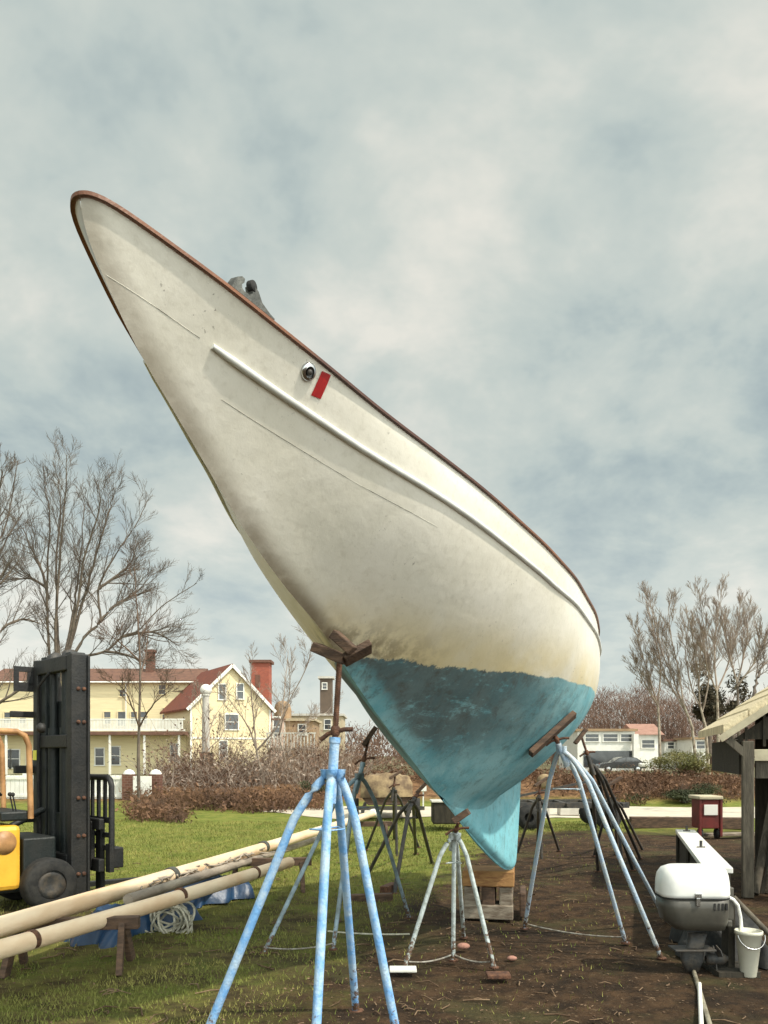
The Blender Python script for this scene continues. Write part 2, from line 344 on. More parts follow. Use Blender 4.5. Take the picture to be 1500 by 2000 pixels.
def halfb(s, z):
    zs_, zk = zsheer(s), interp(STEM, s); b = interp(BEAM, s); p = interp(PW, s)
    r = max(0.0, (zs_ - z) / max(zs_ - zk, 1e-4))
    y = b * (1 - r ** p) if r < 1 else 0.0
    y += .028 * min(1, max(0, (s - .9) / 1.0)) * sin(pi * min(1, max(0, r) * 1.3)) * (1 if r < .77 else 0)
    if K0 < s < K1:
        zk2 = interp(KEEL, s)
        if z < zk + .9 and z >= zk2 - 1e-6:
            e = min(1, max(0, (z - zk2) / .05)); t = fin_t(s) * sqrt(max(e, 0)) if z < zk else fin_t(s)
            if y < 1e-6: y = t
            else: y = (y ** 3 + t ** 3) ** (1 / 3)
    return max(y, 0)
ss = sorted(set([-.012, -.010, -.008, -.004, .004, .015, .03, .06, .095, .14, .2] + [.27 + .09 * i for i in range(84)] + [K0 + .02, 5.88, 5.93, 5.98, 6.04, 6.1, 6.14, 6.2, 6.26, SE]))
NR = 34
def station(s):
    zs_, zk = zsheer(s), interp(STEM, s)
    bot = min(zk, interp(KEEL, s)) if K0 < s < K1 else zk
    rows = []
    for j in range(NR + 1):
        v = j / NR; rows.append(zs_ + (zk - zs_) * (v ** .9 if v < 1 else 1))
    return rows, bot
boat = thing('sailboat', 'big cream hulled sailboat with blue green bottom propped ashore on stands, bow high', 'sailboat', bw(4.8, 0, 0))
def loft(rows_of, sgn, mb, uvs, nr):
    base = len(mb.v); n = 0; vs = []; fs = []
    for s in ss_use:
        for z in rows_of(s):
            vs.append(bw(s, sgn * halfb(s, z), z)); uvs.append((s, z))
    k = nr
    for i in range(len(ss_use) - 1):
        for j in range(k - 1):
            q = (i * k + j, i * k + j + 1, (i + 1) * k + j + 1, (i + 1) * k + j)
            fs.append(q if sgn > 0 else q[::-1])
    mb.add(vs, fs, True)
hull = MB(); uvs = []
ss_use = [s for s in ss if s <= SE]
for sg in (1, -1): loft(lambda s: station(s)[0], sg, hull, uvs, NR + 1)
hull.uv = uvs; hull.att = [halfb(s, z) for s, z in uvs]
# transom
s = ss_use[-1]; rows = station(s)[0]
tv = [bw(s, halfb(s, z), z) for z in rows] + [bw(s, -halfb(s, z), z) for z in reversed(rows)]
hull.add(tv, [tuple(range(len(tv)))]); hull.uv += [(s, v.z) for v in tv]; hull.att += [1.0] * len(tv)
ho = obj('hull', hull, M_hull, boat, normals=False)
keel = MB(); uvs = []; ss_use = [s for s in ss if K0 + .01 <= s <= K1]; NK = 16
def keel_rows(s):
    zk = interp(STEM, s); b = interp(KEEL, s); zt = zk + .02
    return [zt + (b - zt) * (1 - (1 - j / (NK - 1)) ** 1.5) for j in range(NK)]
for sg in (1, -1): loft(keel_rows, sg, keel, uvs, NK)
n = len(ss_use); o2 = n * NK
bot_f = [(i * NK + NK - 1, o2 + i * NK + NK - 1, o2 + (i + 1) * NK + NK - 1, (i + 1) * NK + NK - 1) for i in range(n - 1)]
keel.f += bot_f; keel.smooth += [False] * len(bot_f); keel.uv = uvs; keel.att = [1.0] * len(uvs)
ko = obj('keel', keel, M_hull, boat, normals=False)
M_deck = mat('pale_deck_paint', (.55, .52, .44), (.48, .45, .38), 4, .7, .2, 40)
dk = MB(); ds = [s for s in ss if s <= SE]; vs = []; fs = []
for s in ds:
    b = max(.001, halfb(s, zsheer(s) - .03) - .006); z = zsheer(s) - .03
    for k in range(-4, 5):
        u = k / 4; vs.append(bw(s, u * b, z + .06 * (1 - u * u) * b))
for i in range(len(ds) - 1):
    for k in range(8): fs.append((i * 9 + k, i * 9 + k + 1, (i + 1) * 9 + k + 1, (i + 1) * 9 + k))
dk.add(vs, fs, True); obj('deck', dk, M_deck, boat)
# toe rail swept round the bow, both sides in one sweep
def sweep(path, w, h, mb, out):
    vs, fs = [], []
    for p, n_ in path:
        for (a, c) in ((-w * .35, -h * .5), (w * .65, -h * .5), (w * .65, h * .25), (w * .3, h * .5), (-w * .35, h * .5)):
            vs.append(p + n_ * a + Vector((0, 0, c)))
    m = 5
    for i in range(len(path) - 1):
        for j in range(m): fs.append((i * m + j, i * m + (j + 1) % m, (i + 1) * m + (j + 1) % m, (i + 1) * m + j))
    fs += [tuple(range(m)), tuple(range((len(path) - 1) * m, len(path) * m))]
    mb.add(vs, fs)
def side_path(sg, slist, dz, extra=0.0):
    out = []
    for s in slist:
        z = zsheer(s) + dz; b = halfb(s, min(z, zsheer(s)))
        e = .01; db = (interp(BEAM, s + e) - interp(BEAM, s)) / e; db = min(db, 12)
        n_ = (PT * sg - AX * db).normalized()
        out.append((bw(s, sg * (b + extra), z), n_))
    return out
rl = [s for s in ss if s <= SE]
path = list(reversed(side_path(-1, rl, .010))) + side_path(1, rl, .010)
tr = MB(); sweep(path, .024, .017, tr, None); obj('toe_rail', tr, M_teak, boat)
for sg in (1, -1):
    rb = MB(); sl2 = [.50 + i * .1 for i in range(72)]; pts = [p for p, n_ in side_path(sg, sl2, -.165, .004)]
    rb.tube(pts, [.010, .015] + [.015] * (len(pts) - 2), 10); obj('rub_rail', rb, M_strake, boat)
# faint scribed line under the rub rail
sc = MB()
M_line = mat('scribed_line_grey', (.16, .145, .12), (.62, .59, .51), 4, .8, lo=.46, hi=.54)
for s0, s1, of_ in ((.10, .45, -.165), (.62, 1.9, -.285)):
    sc = MB(); pts = [p for p, n_ in side_path(1, [s0 + (s1 - s0) * i / 24 for i in range(25)], of_, -.0006)]; sc.tube(pts, .0014, 5); obj('seam', sc, M_line, boat)
# what the hull's outside shows at a picture point, used only to know where its fittings were bolted on
hv = []
for s in [i * .02 for i in range(385)]:
    zs_, zk = zsheer(s), interp(STEM, s)
    for j in range(90):
        z = zk + (zs_ - zk) * j / 89; p = bw(s, halfb(s, z), z)
        hv.append((750 + F * p.x / p.y, HY - F * (p.z - 1.6) / p.y, s, z, p))
def hull_at(px, py):
    near = [h for h in hv if (h[0] - px) ** 2 + (h[1] - py) ** 2 < 90] or hv
    dmin = min(h[4].y for h in near) if len(near) < len(hv) else 0
    near = [h for h in near if h[4].y < dmin + .12] if dmin else near
    best = min(near, key=lambda h: (h[0] - px) ** 2 + (h[1] - py) ** 2)
    s, z = best[2], best[3]; e = .01
    du = bw(s + e, halfb(s + e, z), z) - bw(s, halfb(s, z), z); dv = bw(s, halfb(s, z + e), z + e) - bw(s, halfb(s, z), z)
    n_ = dv.cross(du).normalized()
    if n_.dot(PT) < 0: n_ = -n_
    return best[4], n_, s, z, du.normalized()
# cast bow chock on the rail with a dark roller
ch = MB(); CS = .545
def zr(s): return zsheer(s) + .035
def bb(s): return interp(BEAM, s)
def along(s0, s1, outl, th, mb):
    # outline in (s, height) on the port rail, with a thickness across
    a = [bw(s_, bb(s_) + th / 2, zsheer(s_) + h) for s_, h in outl]; off = -PT * th
    mb.prism(a, off)
along(0, 0, [(CS + u, .016 + v * .52) for u, v in ((-.07, .0), (.13, .0), (.13, .012), (.11, .02), (.07, .055), (.052, .115), (.035, .128), (.02, .118), (.025, .07), (.012, .04), (-.015, .034), (-.025, .045), (-.026, .07), (-.015, .095), (-.012, .125), (-.025, .128), (-.045, .10), (-.06, .05))], .03, ch)
cho = obj('bow_chock', ch, M_alu, boat)
rr = MB(); c = bw(CS + .03, bb(CS + .03) + .005, zsheer(CS) + .016 + .060); rr.lathe(c - PT * .0, [(.001, -.012), (.020, -.012), (.022, -.008), (.022, .008), (.020, .012), (.001, .012)], 16, PT); obj('roller', rr, M_rubber, cho)
# through-hull fitting and red sticker
p, n_, s, z, t_ = hull_at(600, 727)
th = MB(); th.lathe(p, [(.036, -.005), (.036, .006), (.032, .012), (.026, .014), (.022, .016)], 22, n_); th.lathe(p, [(.022, .016), (.020, .006), (.001, .004)], 22, n_)
fo = obj('hull_fitting', th, M_steel, boat)
hb = MB(); hb.ball(p + n_ * .012, (.012, .012, .012)); obj('bolt', hb, M_dkstand, fo)
p, n_, s, z, t_ = hull_at(627, 753)
up = n_.cross(t_).normalized(); up = up if up.z > 0 else -up
stv = MB(); gx = 6; vs = []; fs = []
for i in range(gx + 1):
    for j in range(gx + 1):
        s2 = s + (i / gx - .5) * .048 ; z2 = z + (j / gx - .5) * .092
        q = bw(s2 , halfb(s2, z2), z2); vs.append(q + n_ * .003)
for i in range(gx):
    for j in range(gx): fs.append((i * (gx + 1) + j, (i + 1) * (gx + 1) + j, (i + 1) * (gx + 1) + j + 1, i * (gx + 1) + j + 1))
stv.add(vs, fs, True); obj('red_label', stv, M_red, boat)

# ------------------------------------------------------------------ ground
def terrain(x, y):
    z = .03 * sin(x * .9 + 1) * sin(y * .7) + .018 * sin(x * 2.3 + y * 1.7) if y < 30 else 0
    if y > 3: z *= 1 if y < 19 else max(0, (26 - y) / 7)
    if y > 24:   # low bank behind the lane
        t = min(1, (y - 25.5) / 4) if y > 25.5 else 0; t = t * t * (3 - 2 * t)
        back = 1 - min(1, max(0, (y - 36) / 14)); w = .62 + .18 * sin(x * .21) + .06 * sin(x * 1.3)
        z += t * back * w
    return z
gm = MB()
xs_ = [-900, -400, -200, -120, -80, -60] + [-45 + i * 1.5 for i in range(14)] + [-24 + i * .6 for i in range(25)] + [-9 + i * .22 for i in range(82)] + [9.04 + i * .6 for i in range(26)] + [25 + i * 1.5 for i in range(14)] + [60, 80, 120, 200, 400, 900]
ys_ = [-60, -30, -12, -6, -3, 0] + [1.5 + i * .22 for i in range(80)] + [19.2 + i * .5 for i in range(40)] + [39.5 + i * 2 for i in range(8)] + [60, 70, 80, 100, 140, 200, 300, 500, 900, 1600]
xs_ = sorted(set(round(v, 3) for v in xs_)); ys_ = sorted(set(round(v, 3) for v in ys_))
gm.add([(x, y, terrain(x, y)) for y in ys_ for x in xs_], [(j * len(xs_) + i, j * len(xs_) + i + 1, (j + 1) * len(xs_) + i + 1, (j + 1) * len(xs_) + i) for j in range(len(ys_) - 1) for i in range(len(xs_) - 1)], True)
def ground_mat():
    m = bpy.data.materials.new('yard_ground'); m.use_nodes = True; t = m.node_tree; l = t.links.new; b = t.nodes['Principled BSDF']; b.inputs['Roughness'].default_value = .95; b.inputs['Specular IOR Level'].default_value = .2
    ge = nd(t, 'ShaderNodeNewGeometry'); sp = nd(t, 'ShaderNodeSeparateXYZ'); l(ge.outputs['Position'], sp.inputs[0])
    def noise(sc, de=5.0, ro=.6):
        n = nd(t, 'ShaderNodeTexNoise', i_Scale=sc, i_Detail=de, i_Roughness=ro); l(ge.outputs['Position'], n.inputs['Vector']); return n.outputs[0]
    def math(op, a, b_=None, c=None):
        n = nd(t, 'ShaderNodeMath', operation=op)
        for i, x in enumerate((a, b_, c)):
            if x is None: continue
            if isinstance(x, (int, float)): n.inputs[i].default_value = x
            else: l(x, n.inputs[i])
        return n.outputs[0]
    def mr(x, a, b_, c=0., d=1.):
        n = nd(t, 'ShaderNodeMapRange', i_1=a, i_2=b_, i_3=c, i_4=d); n.interpolation_type = 'SMOOTHSTEP'; l(x, n.inputs[0]); return n.outputs[0]
    def mix(f, a, b_):
        n = nd(t, 'ShaderNodeMix', data_type='RGBA')
        for i, x in ((0, f), (6, a), (7, b_)):
            if isinstance(x, tuple): n.inputs[i].default_value = (*x, 1)
            else: l(x, n.inputs[i])
        return n.outputs[2]
    dirt = mix(mr(noise(5., 8., .7), .35, .66), (.026, .015, .008), (.085, .048, .024))
    dirt = mix(mr(noise(24., 5., .75), .56, .72), dirt, (.20, .14, .085))
    dirt = mix(math('MULTIPLY', mr(noise(1.1, 5.), .50, .66), .5), dirt, (.075, .075, .028))
    dirt = mix(math('MULTIPLY', mr(noise(.75, 6., .65), .50, .62), .75), dirt, (.018, .012, .008))
    grass = mix(mr(noise(2.6, 7., .7), .36, .64), (.11, .150, .022), (.22, .225, .045))
    grass = mix(math('MULTIPLY', mr(noise(7., 6., .75), .50, .66), .6), grass, (.26, .22, .085))
    near = math('MULTIPLY', mr(math('ADD', sp.outputs[1], math('MULTIPLY_ADD', noise(.8, 5.), 3., -1.5)), 11.5, 8.0), mr(noise(1.5, 7., .7), .38, .60, .40, 1.0))
    grass = mix(near, grass, mix(mr(noise(3.2, 7., .7), .38, .62), (.050, .036, .016), (.125, .098, .038)))
    # under and right of the boat the grass is worn to dirt
    lat = math('SUBTRACT', sp.outputs[0], math('MULTIPLY_ADD', sp.outputs[1], .27, -2.25))
    lat = math('ADD', lat, math('MULTIPLY_ADD', noise(1.6, 6., .7), 2.6, -1.3))
    d1 = mr(lat, -.35, .55)
    d2 = mr(math('ADD', sp.outputs[1], math('MULTIPLY_ADD', noise(.9, 5.), 4., -2.)), 18.5, 16.0)
    f = math('MULTIPLY', d1, d2)
    bank = math('MULTIPLY', mr(sp.outputs[1], 26.0, 27.2), mr(sp.outputs[1], 48., 40.))
    col = mix(f, grass, dirt)
    leaf = mix(mr(noise(4., 6., .7), .4, .62), (.10, .052, .026), (.25, .14, .07))
    col = mix(bank, col, leaf)
    far = mr(sp.outputs[1], 44., 60.)
    col = mix(far, col, (.14, .13, .07))
    l(col, b.inputs['Base Color'])
    bu = nd(t, 'ShaderNodeBump', i_Strength=1.0, i_Distance=.05); l(noise(9., 8., .72), bu.inputs['Height']); l(bu.outputs[0], b.inputs['Normal'])
    return m
g_o = kind(obj('ground', gm, ground_mat(), normals=False), 'structure')
# pale gravel lane
rd = MB(); vs = []; fs = []; rx = [-3.6 + i * .8 for i in range(90)]
for i, x in enumerate(rx):
    w0 = 20.6 + .25 * sin(x * 1.7) + .2 * random.random() + max(0, (-1.5 - x) * 1.2); w1 = 25.2 + .3 * sin(x * .9 + 2) + .2 * random.random() - max(0, (-1.5 - x) * .6)
    for k in range(8):
        y = w0 + (w1 - w0) * k / 7; vs.append((x, y, terrain(x, y) + .012))
for i in range(len(rx) - 1):
    for k in range(7): fs.append((i * 8 + k, (i + 1) * 8 + k, (i + 1) * 8 + k + 1, i * 8 + k + 1))
rd.add(vs, fs, True)
M_gravel = mat('pale_gravel', (.62, .55, .44), (.46, .40, .31), 3, .95, .5, 30, lo=.35, hi=.7)
kind(obj('gravel_lane', rd, M_gravel), 'structure')

# ------------------------------------------------------------------ boat stands
def leg_curve(top, foot, k=.16):
    top, foot = Vector(top), Vector(foot); d = foot - top; hd = Vector((d.x, d.y, 0))
    a = top + Vector((0, 0, -.03)); out = [top + Vector((0, 0, .02))]
    b = top + d * k + Vector((hd.x, hd.y, 0)) * .09
    for i in range(7):
        t = i / 6; out.append((a * (1 - t) ** 2) + (top + hd * .05 + Vector((0, 0, -.02))) * 2 * t * (1 - t) + b * t * t)
    out.append(foot); return out
def chain_curve(a, b, sag=.03):
    a, b = Vector(a), Vector(b); return [a.lerp(b, i / 10) - Vector((0, 0, sag * 4 * (i / 10) * (1 - i / 10))) for i in range(11)]
def boat_stand(label, apex, feet, tip, r, m_leg, pads=None, screw_m=None, chains=(), handle=True, pad_boards=None, m_pad=None, group='boat stands under the hull', legtint=None, pipe_up=.12, cm=None):
    apex, tip = Vector(apex), Vector(tip)
    cen = sum((Vector(f) for f in feet), Vector((0, 0, 0))) / len(feet)
    t = thing('boat_stand', label, 'boat stand', (cen.x, cen.y, 0), group)
    ax = (tip - apex).normalized()
    p = MB(); p.tube([apex - ax * .16, apex + ax * pipe_up], r * 1.12, 14); p.tube([apex + ax * (pipe_up - .03), apex + ax * pipe_up], r * 1.3, 14); obj('centre_pipe', p, m_leg, t)
    for f in feet:
        a = atan2(f[1] - apex.y, f[0] - apex.x); off = Vector((cos(a), sin(a), 0)) * r * 1.5
        q = MB(); lc = leg_curve(apex + off, f); q.tube(lc, [r * 1.4, r * 1.25, r * 1.05] + [r] * (len(lc) - 3), 12)
        lg = obj('leg', q, m_leg, t)
        fp = MB(); fp.lathe(Vector(f) - Vector((0, 0, .004)), [(.001, .014), (r * 2.0, .014), (r * 2.1, .0), (.001, 0)], 14); obj('foot', fp, M_rust, lg)
    for i in range(len(feet)):
        a_, b_ = Vector(feet[i]), Vector(feet[(i + 1) % len(feet)]); top_ = apex - Vector((0, 0, .05))
        br = MB(); br.tube([top_.lerp(a_, .17), top_.lerp(b_, .17)], r * .22, 6); obj('brace', br, m_leg, t)
    s_ = MB(); pts = [apex + ax * (pipe_up - .02), tip]; s_.tube(pts, r * .62, 10)
    ln = (tip - apex).length - pipe_up; k = int(ln / .012)
    for i in range(max(0, min(k, 60))):
        q = apex + ax * (pipe_up + i * .012); s_.tube([q, q + ax * .006], r * .70, 8, cap=False)
    so_ = obj('screw', s_, screw_m or M_rust, t)
    if handle:
        h = MB(); hp = apex + ax * (pipe_up + .03); sd = Vector((.94, -.2, .25)).normalized()
        h.tube([hp - sd * .085 - Vector((0, 0, .022)), hp - sd * .04, hp + sd * .05, hp + sd * .1 - Vector((0, 0, .012))], [r * .55] * 4, 8); h.lathe(hp - ax * .02, [(r * .9, 0), (r * 1.1, .01), (r * 1.1, .04), (r * .9, .05)], 12, ax); obj('handle', h, M_rust, so_)
    for (c, u, v, w, sz) in (pad_boards or []):
        b = MB(); b.box(c, sz, axes=(Vector(u).normalized(), Vector(v).normalized(), Vector(w).normalized()), bev=.006); obj('pad', b, m_pad or M_wood_dk, t)
    for (i, j) in chains:
        c = MB(); a, b = Vector(feet[i]) + Vector((0, 0, .05)), Vector(feet[j]) + Vector((0, 0, .05)); c.tube(chain_curve(a, b), .007, 5); obj('chain', c, cm or M_chain, t)
    return t
def frame(n_, up=Vector((0, 0, 1))):
    n_ = Vector(n_).normalized(); x = up.cross(n_).normalized(); y = n_.cross(x).normalized(); return x, y, n_
# front V-headed stand right under the stem
ap = P(650, 1510, 4.35); tip = P(663, 1292, 4.38)
stx = bw(1.93, 0, 2.1)
cr_ = P(666, 1278, 4.13)
def vboard(px0, py0, px1, py1, d0, d1, thick, wid):
    a, b = P(px0, py0, d0), P(px1, py1, d1); u = (b - a).normalized(); n2 = u.cross(AX).normalized(); v = n2.cross(u)
    return ((a + b) / 2, u, v, n2, ((b - a).length, wid, thick))
boat_stand('tall bright blue stand with V-shaped wooden pads holding up the bow', ap,
    [(-.985, 4.27, 0), (-.335, 3.85, 0), (.09, 4.37, 0), (-.175, 5.12, 0)], tip, .0235, M_blue,
    pad_boards=[vboard(616, 1264, 676, 1290, 4.24, 4.20, .05, .13), vboard(672, 1290, 724, 1262, 4.19, 4.21, .035, .13), vboard(652, 1238, 690, 1272, 4.16, 4.12, .05, .07)], m_pad=M_wood_dk, pipe_up=.19)
# low stand under the keel
ap = P(888, 1632, 6.25)
p = bw(4.55, -.02, 1.04)
boat_stand('short pale stand with wooden block pad against the front of the keel', ap,
    [tuple(G(790, 1890)), tuple(G(885, 1876)), tuple(G(965, 1890)), tuple(G(906, 1832))], P(895, 1606, 6.15), .0175, M_pale,
    pad_boards=[(P(901, 1594, 6.02), (.8, -.1, .55), (.2, .95, 0), (-.55, .1, .8), (.13, .11, .05))], chains=[(0, 1), (1, 2)], handle=True, pipe_up=.04)
# port stand
hp, hn, *_ = hull_at(1075, 1428)
x, y, z_ = frame(hn)
apx = Vector((1.56, 7.0, 1.60)); d_h = hp.y
apx = P(1094, 1462, d_h + .02)
u = (x * .62 + y * .78).normalized(); v = hn.cross(u).normalized()
boat_stand('chalky light blue stand leaning on the right side of the hull with long dark pad', apx,
    [tuple(G(1222, 1842)), tuple(G(1292, 1872)), tuple(G(1304, 1804)), tuple(G(1024, 1814))], hp + hn * .05, .0185, M_palebl,
    pad_boards=[(hp + hn * .028, u, v, hn, (.50, .075, .045))], chains=[(0, 3)], pipe_up=.05)
# far-side stands
boat_stand('grey blue stand on the far side of the hull behind the tall blue stand', P(703, 1515, 7.1),
    [tuple(G(515, 1862)), (-.42, 6.75, 0), (.25, 8.05, 0), (-.45, 7.9, 0)], P(722, 1436, 7.2), .018, M_bluegrey,
    pad_boards=[(P(722, 1438, 7.2), (.55, .1, .8), (0, 1, 0), (-.8, 0, .55), (.2, .1, .04))], chains=[(0, 1)], m_pad=M_wood_dk)
boat_stand('black stand in shadow on the far side near the keel', P(806, 1566, 10.2),
    [tuple(G(716, 1712)), tuple(G(845, 1690)), tuple(G(812, 1668)), tuple(G(770, 1745))], P(822, 1540, 10.3), .024, M_dkstand,
    pad_boards=[(P(824, 1538, 10.3), (.7, .1, .7), (0, 1, 0), (-.7, 0, .7), (.2, .1, .04))], pipe_up=.06)
boat_stand('black stand standing farthest back at the stern on the right', P(1152, 1488, 9.6),
    [tuple(G(1236, 1700)), tuple(G(1250, 1676)), tuple(G(1168, 1702)), tuple(G(1205, 1668))], P(1136, 1440, 9.6), .022, M_dkstand,
    pad_boards=[(P(1134, 1438, 9.6), (.6, .1, .75), (0, 1, 0), (.75, 0, -.6), (.22, .1, .04))], pipe_up=.08)

for lb, px, py, d, fs in (('spare black stand behind the keel at the left, nearest the covered skiff', 768, 1545, 13.0, ((715, 1660), (775, 1672), (818, 1655), (770, 1640))), ('spare black stand on the grass just right of the keel', 1052, 1560, 12.6, ((1010, 1668), (1058, 1680), (1092, 1662), (1050, 1648))), ('spare black stand farthest right beside the light blue stand', 1196, 1560, 12.2, ((1160, 1672), (1215, 1684), (1256, 1662), (1205, 1650)))):
    a_ = P(px, py, d); boat_stand(lb, a_, [tuple(G(*f_)) for f_ in fs], a_ + Vector((.03, 0, .24)), .022, M_dkstand, pad_boards=[(a_ + Vector((.04, 0, .26)), (.8, .1, .5), (0, 1, 0), (-.5, 0, .8), (.24, .12, .04))], pipe_up=.06)
# keel blocking
def timber(label, a, b, w, h, m):
    t = MB(); t.beam(a, b, w, h, bev=.012); return tag(obj('timber', t, m), label, 'timber', 'timbers blocking up the keel')
kc = Vector((1.04, 8.12, 0)); rd_ = Vector((.985, -.17, 0)); fd = Vector((.17, .985, 0))
def blk(cu, cv, z, l_, along_r=True):
    d_ = rd_ if along_r else fd; c_ = kc + rd_ * cu + fd * cv + Vector((0, 0, z)); return c_ - d_ * l_ / 2, c_ + d_ * l_ / 2
a, b = blk(0, .02, .40, .50); timber('orange brown timber on top of the keel blocking', a, b, .40, .155, M_wood_or)
for i, (cu, m_, nm) in enumerate(((-.17, M_wood_gr, 'left'), (.0, M_wood_dk, 'middle'), (.17, M_wood_gr, 'right'))):
    a, b = blk(cu, .05, .225, .42, False); timber(nm + ' cross block in the stained middle layer of the keel blocking', a, b, .13, .185, m_)
a, b = blk(0, -.03, .075, .48); timber('grey bottom timber of the keel blocking lying on the dirt', a, b, .3, .14, M_wood_gr)
a, b = blk(.33, .2, .13, .5, False); timber('loose dark timber on edge beside the keel blocking', a, b, .06, .24, M_wood_dk)
# small things lying on the ground under the boat
q = MB(); c = G(787, 1896); q.box((c.x, c.y, .012), (.2, .12, .022), bev=.005); tag(obj('board', q, M_whitep), 'white board under the left foot of the short pale stand', 'board')
q = MB(); c = G(975, 1912); q.box((c.x, c.y + .05, .014), (.17, .12, .03), bev=.005); tag(obj('board', q, M_rust), 'dark red board under the right foot of the short pale stand', 'board')
q = MB(); c = G(905, 1855); q.ball((c.x, c.y, .03), (.055, .035, .028), 9, 6); tag(obj('stone', q, M_pinkstone), 'pinkish stone just behind the short pale stand', 'stone')
q = MB(); c = G(1000, 1874); q.ball((c.x, c.y, .01), (.04, .03, .02), 9, 6); tag(obj('stone', q, M_pinkstone), 'small pink stone on the dirt right of the short pale stand', 'stone')
q = MB(); a, b = G(640, 1832), G(800, 1838); q.tube(chain_curve(a + Vector((0, 0, .06)), b + Vector((0, 0, .06)), .012), .008, 6); tag(obj('rope', q, M_rope), 'thin pale rope stretched low between the stands behind the blue one', 'rope')

# ------------------------------------------------------------------ spars laid on trestles
def spar(label, a, b, r0, r1, m, seg=14, nm='spar'):
    a, b = Vector(a), Vector(b); t = MB()
    pts = [a.lerp(b, i / seg) + Vector((0, 0, -.012 * sin(pi * i / seg))) for i in range(seg + 1)]
    t.tube(pts, [r0 + (r1 - r0) * (i / seg) for i in range(seg + 1)], 18)
    return t
A0 = P(-60, 1829, 5.25); A1 = P(732, 1588, 15.6)
t = thing('spar', 'long cream mast lying across the yard, farther and higher of the two', 'spar', (A0 + A1) / 2 * 1.0, 'bare masts lying on trestles')
obj('pole', spar('', A0, A1, .074, .060, M_spar), M_spar, t)
w = MB(); e = A0.lerp(A1, .995); w.ball(e, (.12, .14, .085)); obj('masthead', w, M_whitep, t)
for f_ in (.25, .47):
    q = MB(); e = A0.lerp(A1, f_); dd = (A1 - A0).normalized(); q.tube([e - dd * .04, e + dd * .04], .080 - .012 * f_, 18); obj('band', q, M_alu, t)
B0 = P(-60, 1872, 5.0); B1 = P(566, 1684, 8.9)
t = thing('spar', 'shorter cream boom lying nearer than the long mast, ending by the blue stand', 'spar', (B0 + B1) / 2, 'bare masts lying on trestles')
obj('pole', spar('', B0, B1, .064, .058, M_spar), M_spar, t)
for f_ in (.12, .52, .82):
    q = MB(); e = B0.lerp(B1, f_); dd = (B1 - B0).normalized(); q.tube([e - dd * .02, e + dd * .02], .067 - .004 * f_, 18); obj('band', q, M_rust, t)
q = MB(); e0, e1 = P(250, 1757, 6.6), P(640, 1632, 13.5); q.tube([e0, e0.lerp(e1, .5), e1], .045, 12); tag(obj('spar', q, M_spar2), 'thin dark weathered pole lying between the two cream masts', 'spar', 'bare masts lying on trestles')
# rigging wire bundle lashed in the gap
rg = MB()
for k in range(26):
    f0 = random.uniform(.18, .40); f1 = f0 + random.uniform(.04, .13)
    a = A0.lerp(A1, f0); b = A0.lerp(A1, f1); pts = []
    for i in range(6):
        q = a.lerp(b, i / 5) + Vector((random.uniform(-.02, .10), -.08 + random.uniform(-.05, .05), -.03 + random.uniform(-.05, .06))); pts.append(q)
    rg.tube(pts, .009, 5)
tag(obj('rigging_bundle', rg, M_spar2), 'tangle of grey rigging wire lashed between the cream masts', 'rigging')
def trestle(label, c, yaw, m, h=.40):
    t = thing('trestle', label, 'trestle', (c[0], c[1], 0), 'trestles under the masts')
    u = Vector((cos(yaw), sin(yaw), 0)); v = Vector((-sin(yaw), cos(yaw), 0)); c = Vector((c[0], c[1], 0))
    q = MB(); q.beam(c - u * .5 + Vector((0, 0, h - .05)), c + u * .5 + Vector((0, 0, h - .05)), .09, .09, .006); obj('top_beam', q, m, t)
    for s1 in (-1, 1):
        for s2 in (-1, 1):
            q = MB(); q.beam(c + u * .4 * s1 + v * .22 * s2, c + u * .38 * s1 + v * .03 * s2 + Vector((0, 0, h - .06)), .045, .09, .004); obj('leg', q, m, t)
def mid(f_): return (A0.lerp(A1, f_) + Vector((.08, -.2, 0)))
trestle('dark trestle carrying the near end of the masts', mid(.10), .1, M_wood_dk)
trestle('dark trestle under the middle of the masts behind the tall blue stand', G(540, 1725).lerp(Vector((-1.35, 9.6, 0)), 1), .1, M_wood_dk)
trestle('dark trestle carrying the far tip of the long mast', (A0.lerp(A1, .93).x, A0.lerp(A1, .93).y), .1, M_wood_dk)
# blue tarpaulin folded under the masts, with a cream rope coil hung on it
def crumple(cx, cy, lx, ly, h, seed, yaw):
    random.seed(seed); q = MB(); nx, ny = 22, 14; vs = []; fs = []
    ph = [random.uniform(0, 6) for _ in range(8)]
    for j in range(ny + 1):
        for i in range(nx + 1):
            u, v = i / nx * 2 - 1, j / ny * 2 - 1
            e = max(0, 1 - (abs(u) ** 3)) * max(0, 1 - (abs(v) ** 3))
            z = h * e ** .5 * (.72 + .18 * sin(u * 5 + ph[0]) * sin(v * 4 + ph[1]) + .12 * sin(u * 11 + v * 7 + ph[2]))
            X = u * lx + .06 * sin(v * 6 + ph[3]); Y = v * ly + .06 * sin(u * 7 + ph[4])
            vs.append((cx + X * cos(yaw) - Y * sin(yaw), cy + X * sin(yaw) + Y * cos(yaw), max(.005, z)))
    for j in range(ny):
        for i in range(nx): fs.append((j * (nx + 1) + i, j * (nx + 1) + i + 1, (j + 1) * (nx + 1) + i + 1, (j + 1) * (nx + 1) + i))
    q.add(vs, fs, True); return q
c = G(215, 1838); tag(obj('tarpaulin', crumple(c.x + .1, c.y + .4, .7, .28, .36, 3, 1.2), M_tarp), 'dark blue tarpaulin heaped on the grass under the nearer mast', 'tarpaulin')
c = G(365, 1772); tag(obj('tarpaulin', crumple(c.x + .1, c.y + .45, .42, .3, .34, 5, .9), M_tarp), 'smaller blue tarpaulin bundle under the middle of the masts', 'tarpaulin')
random.seed(11)
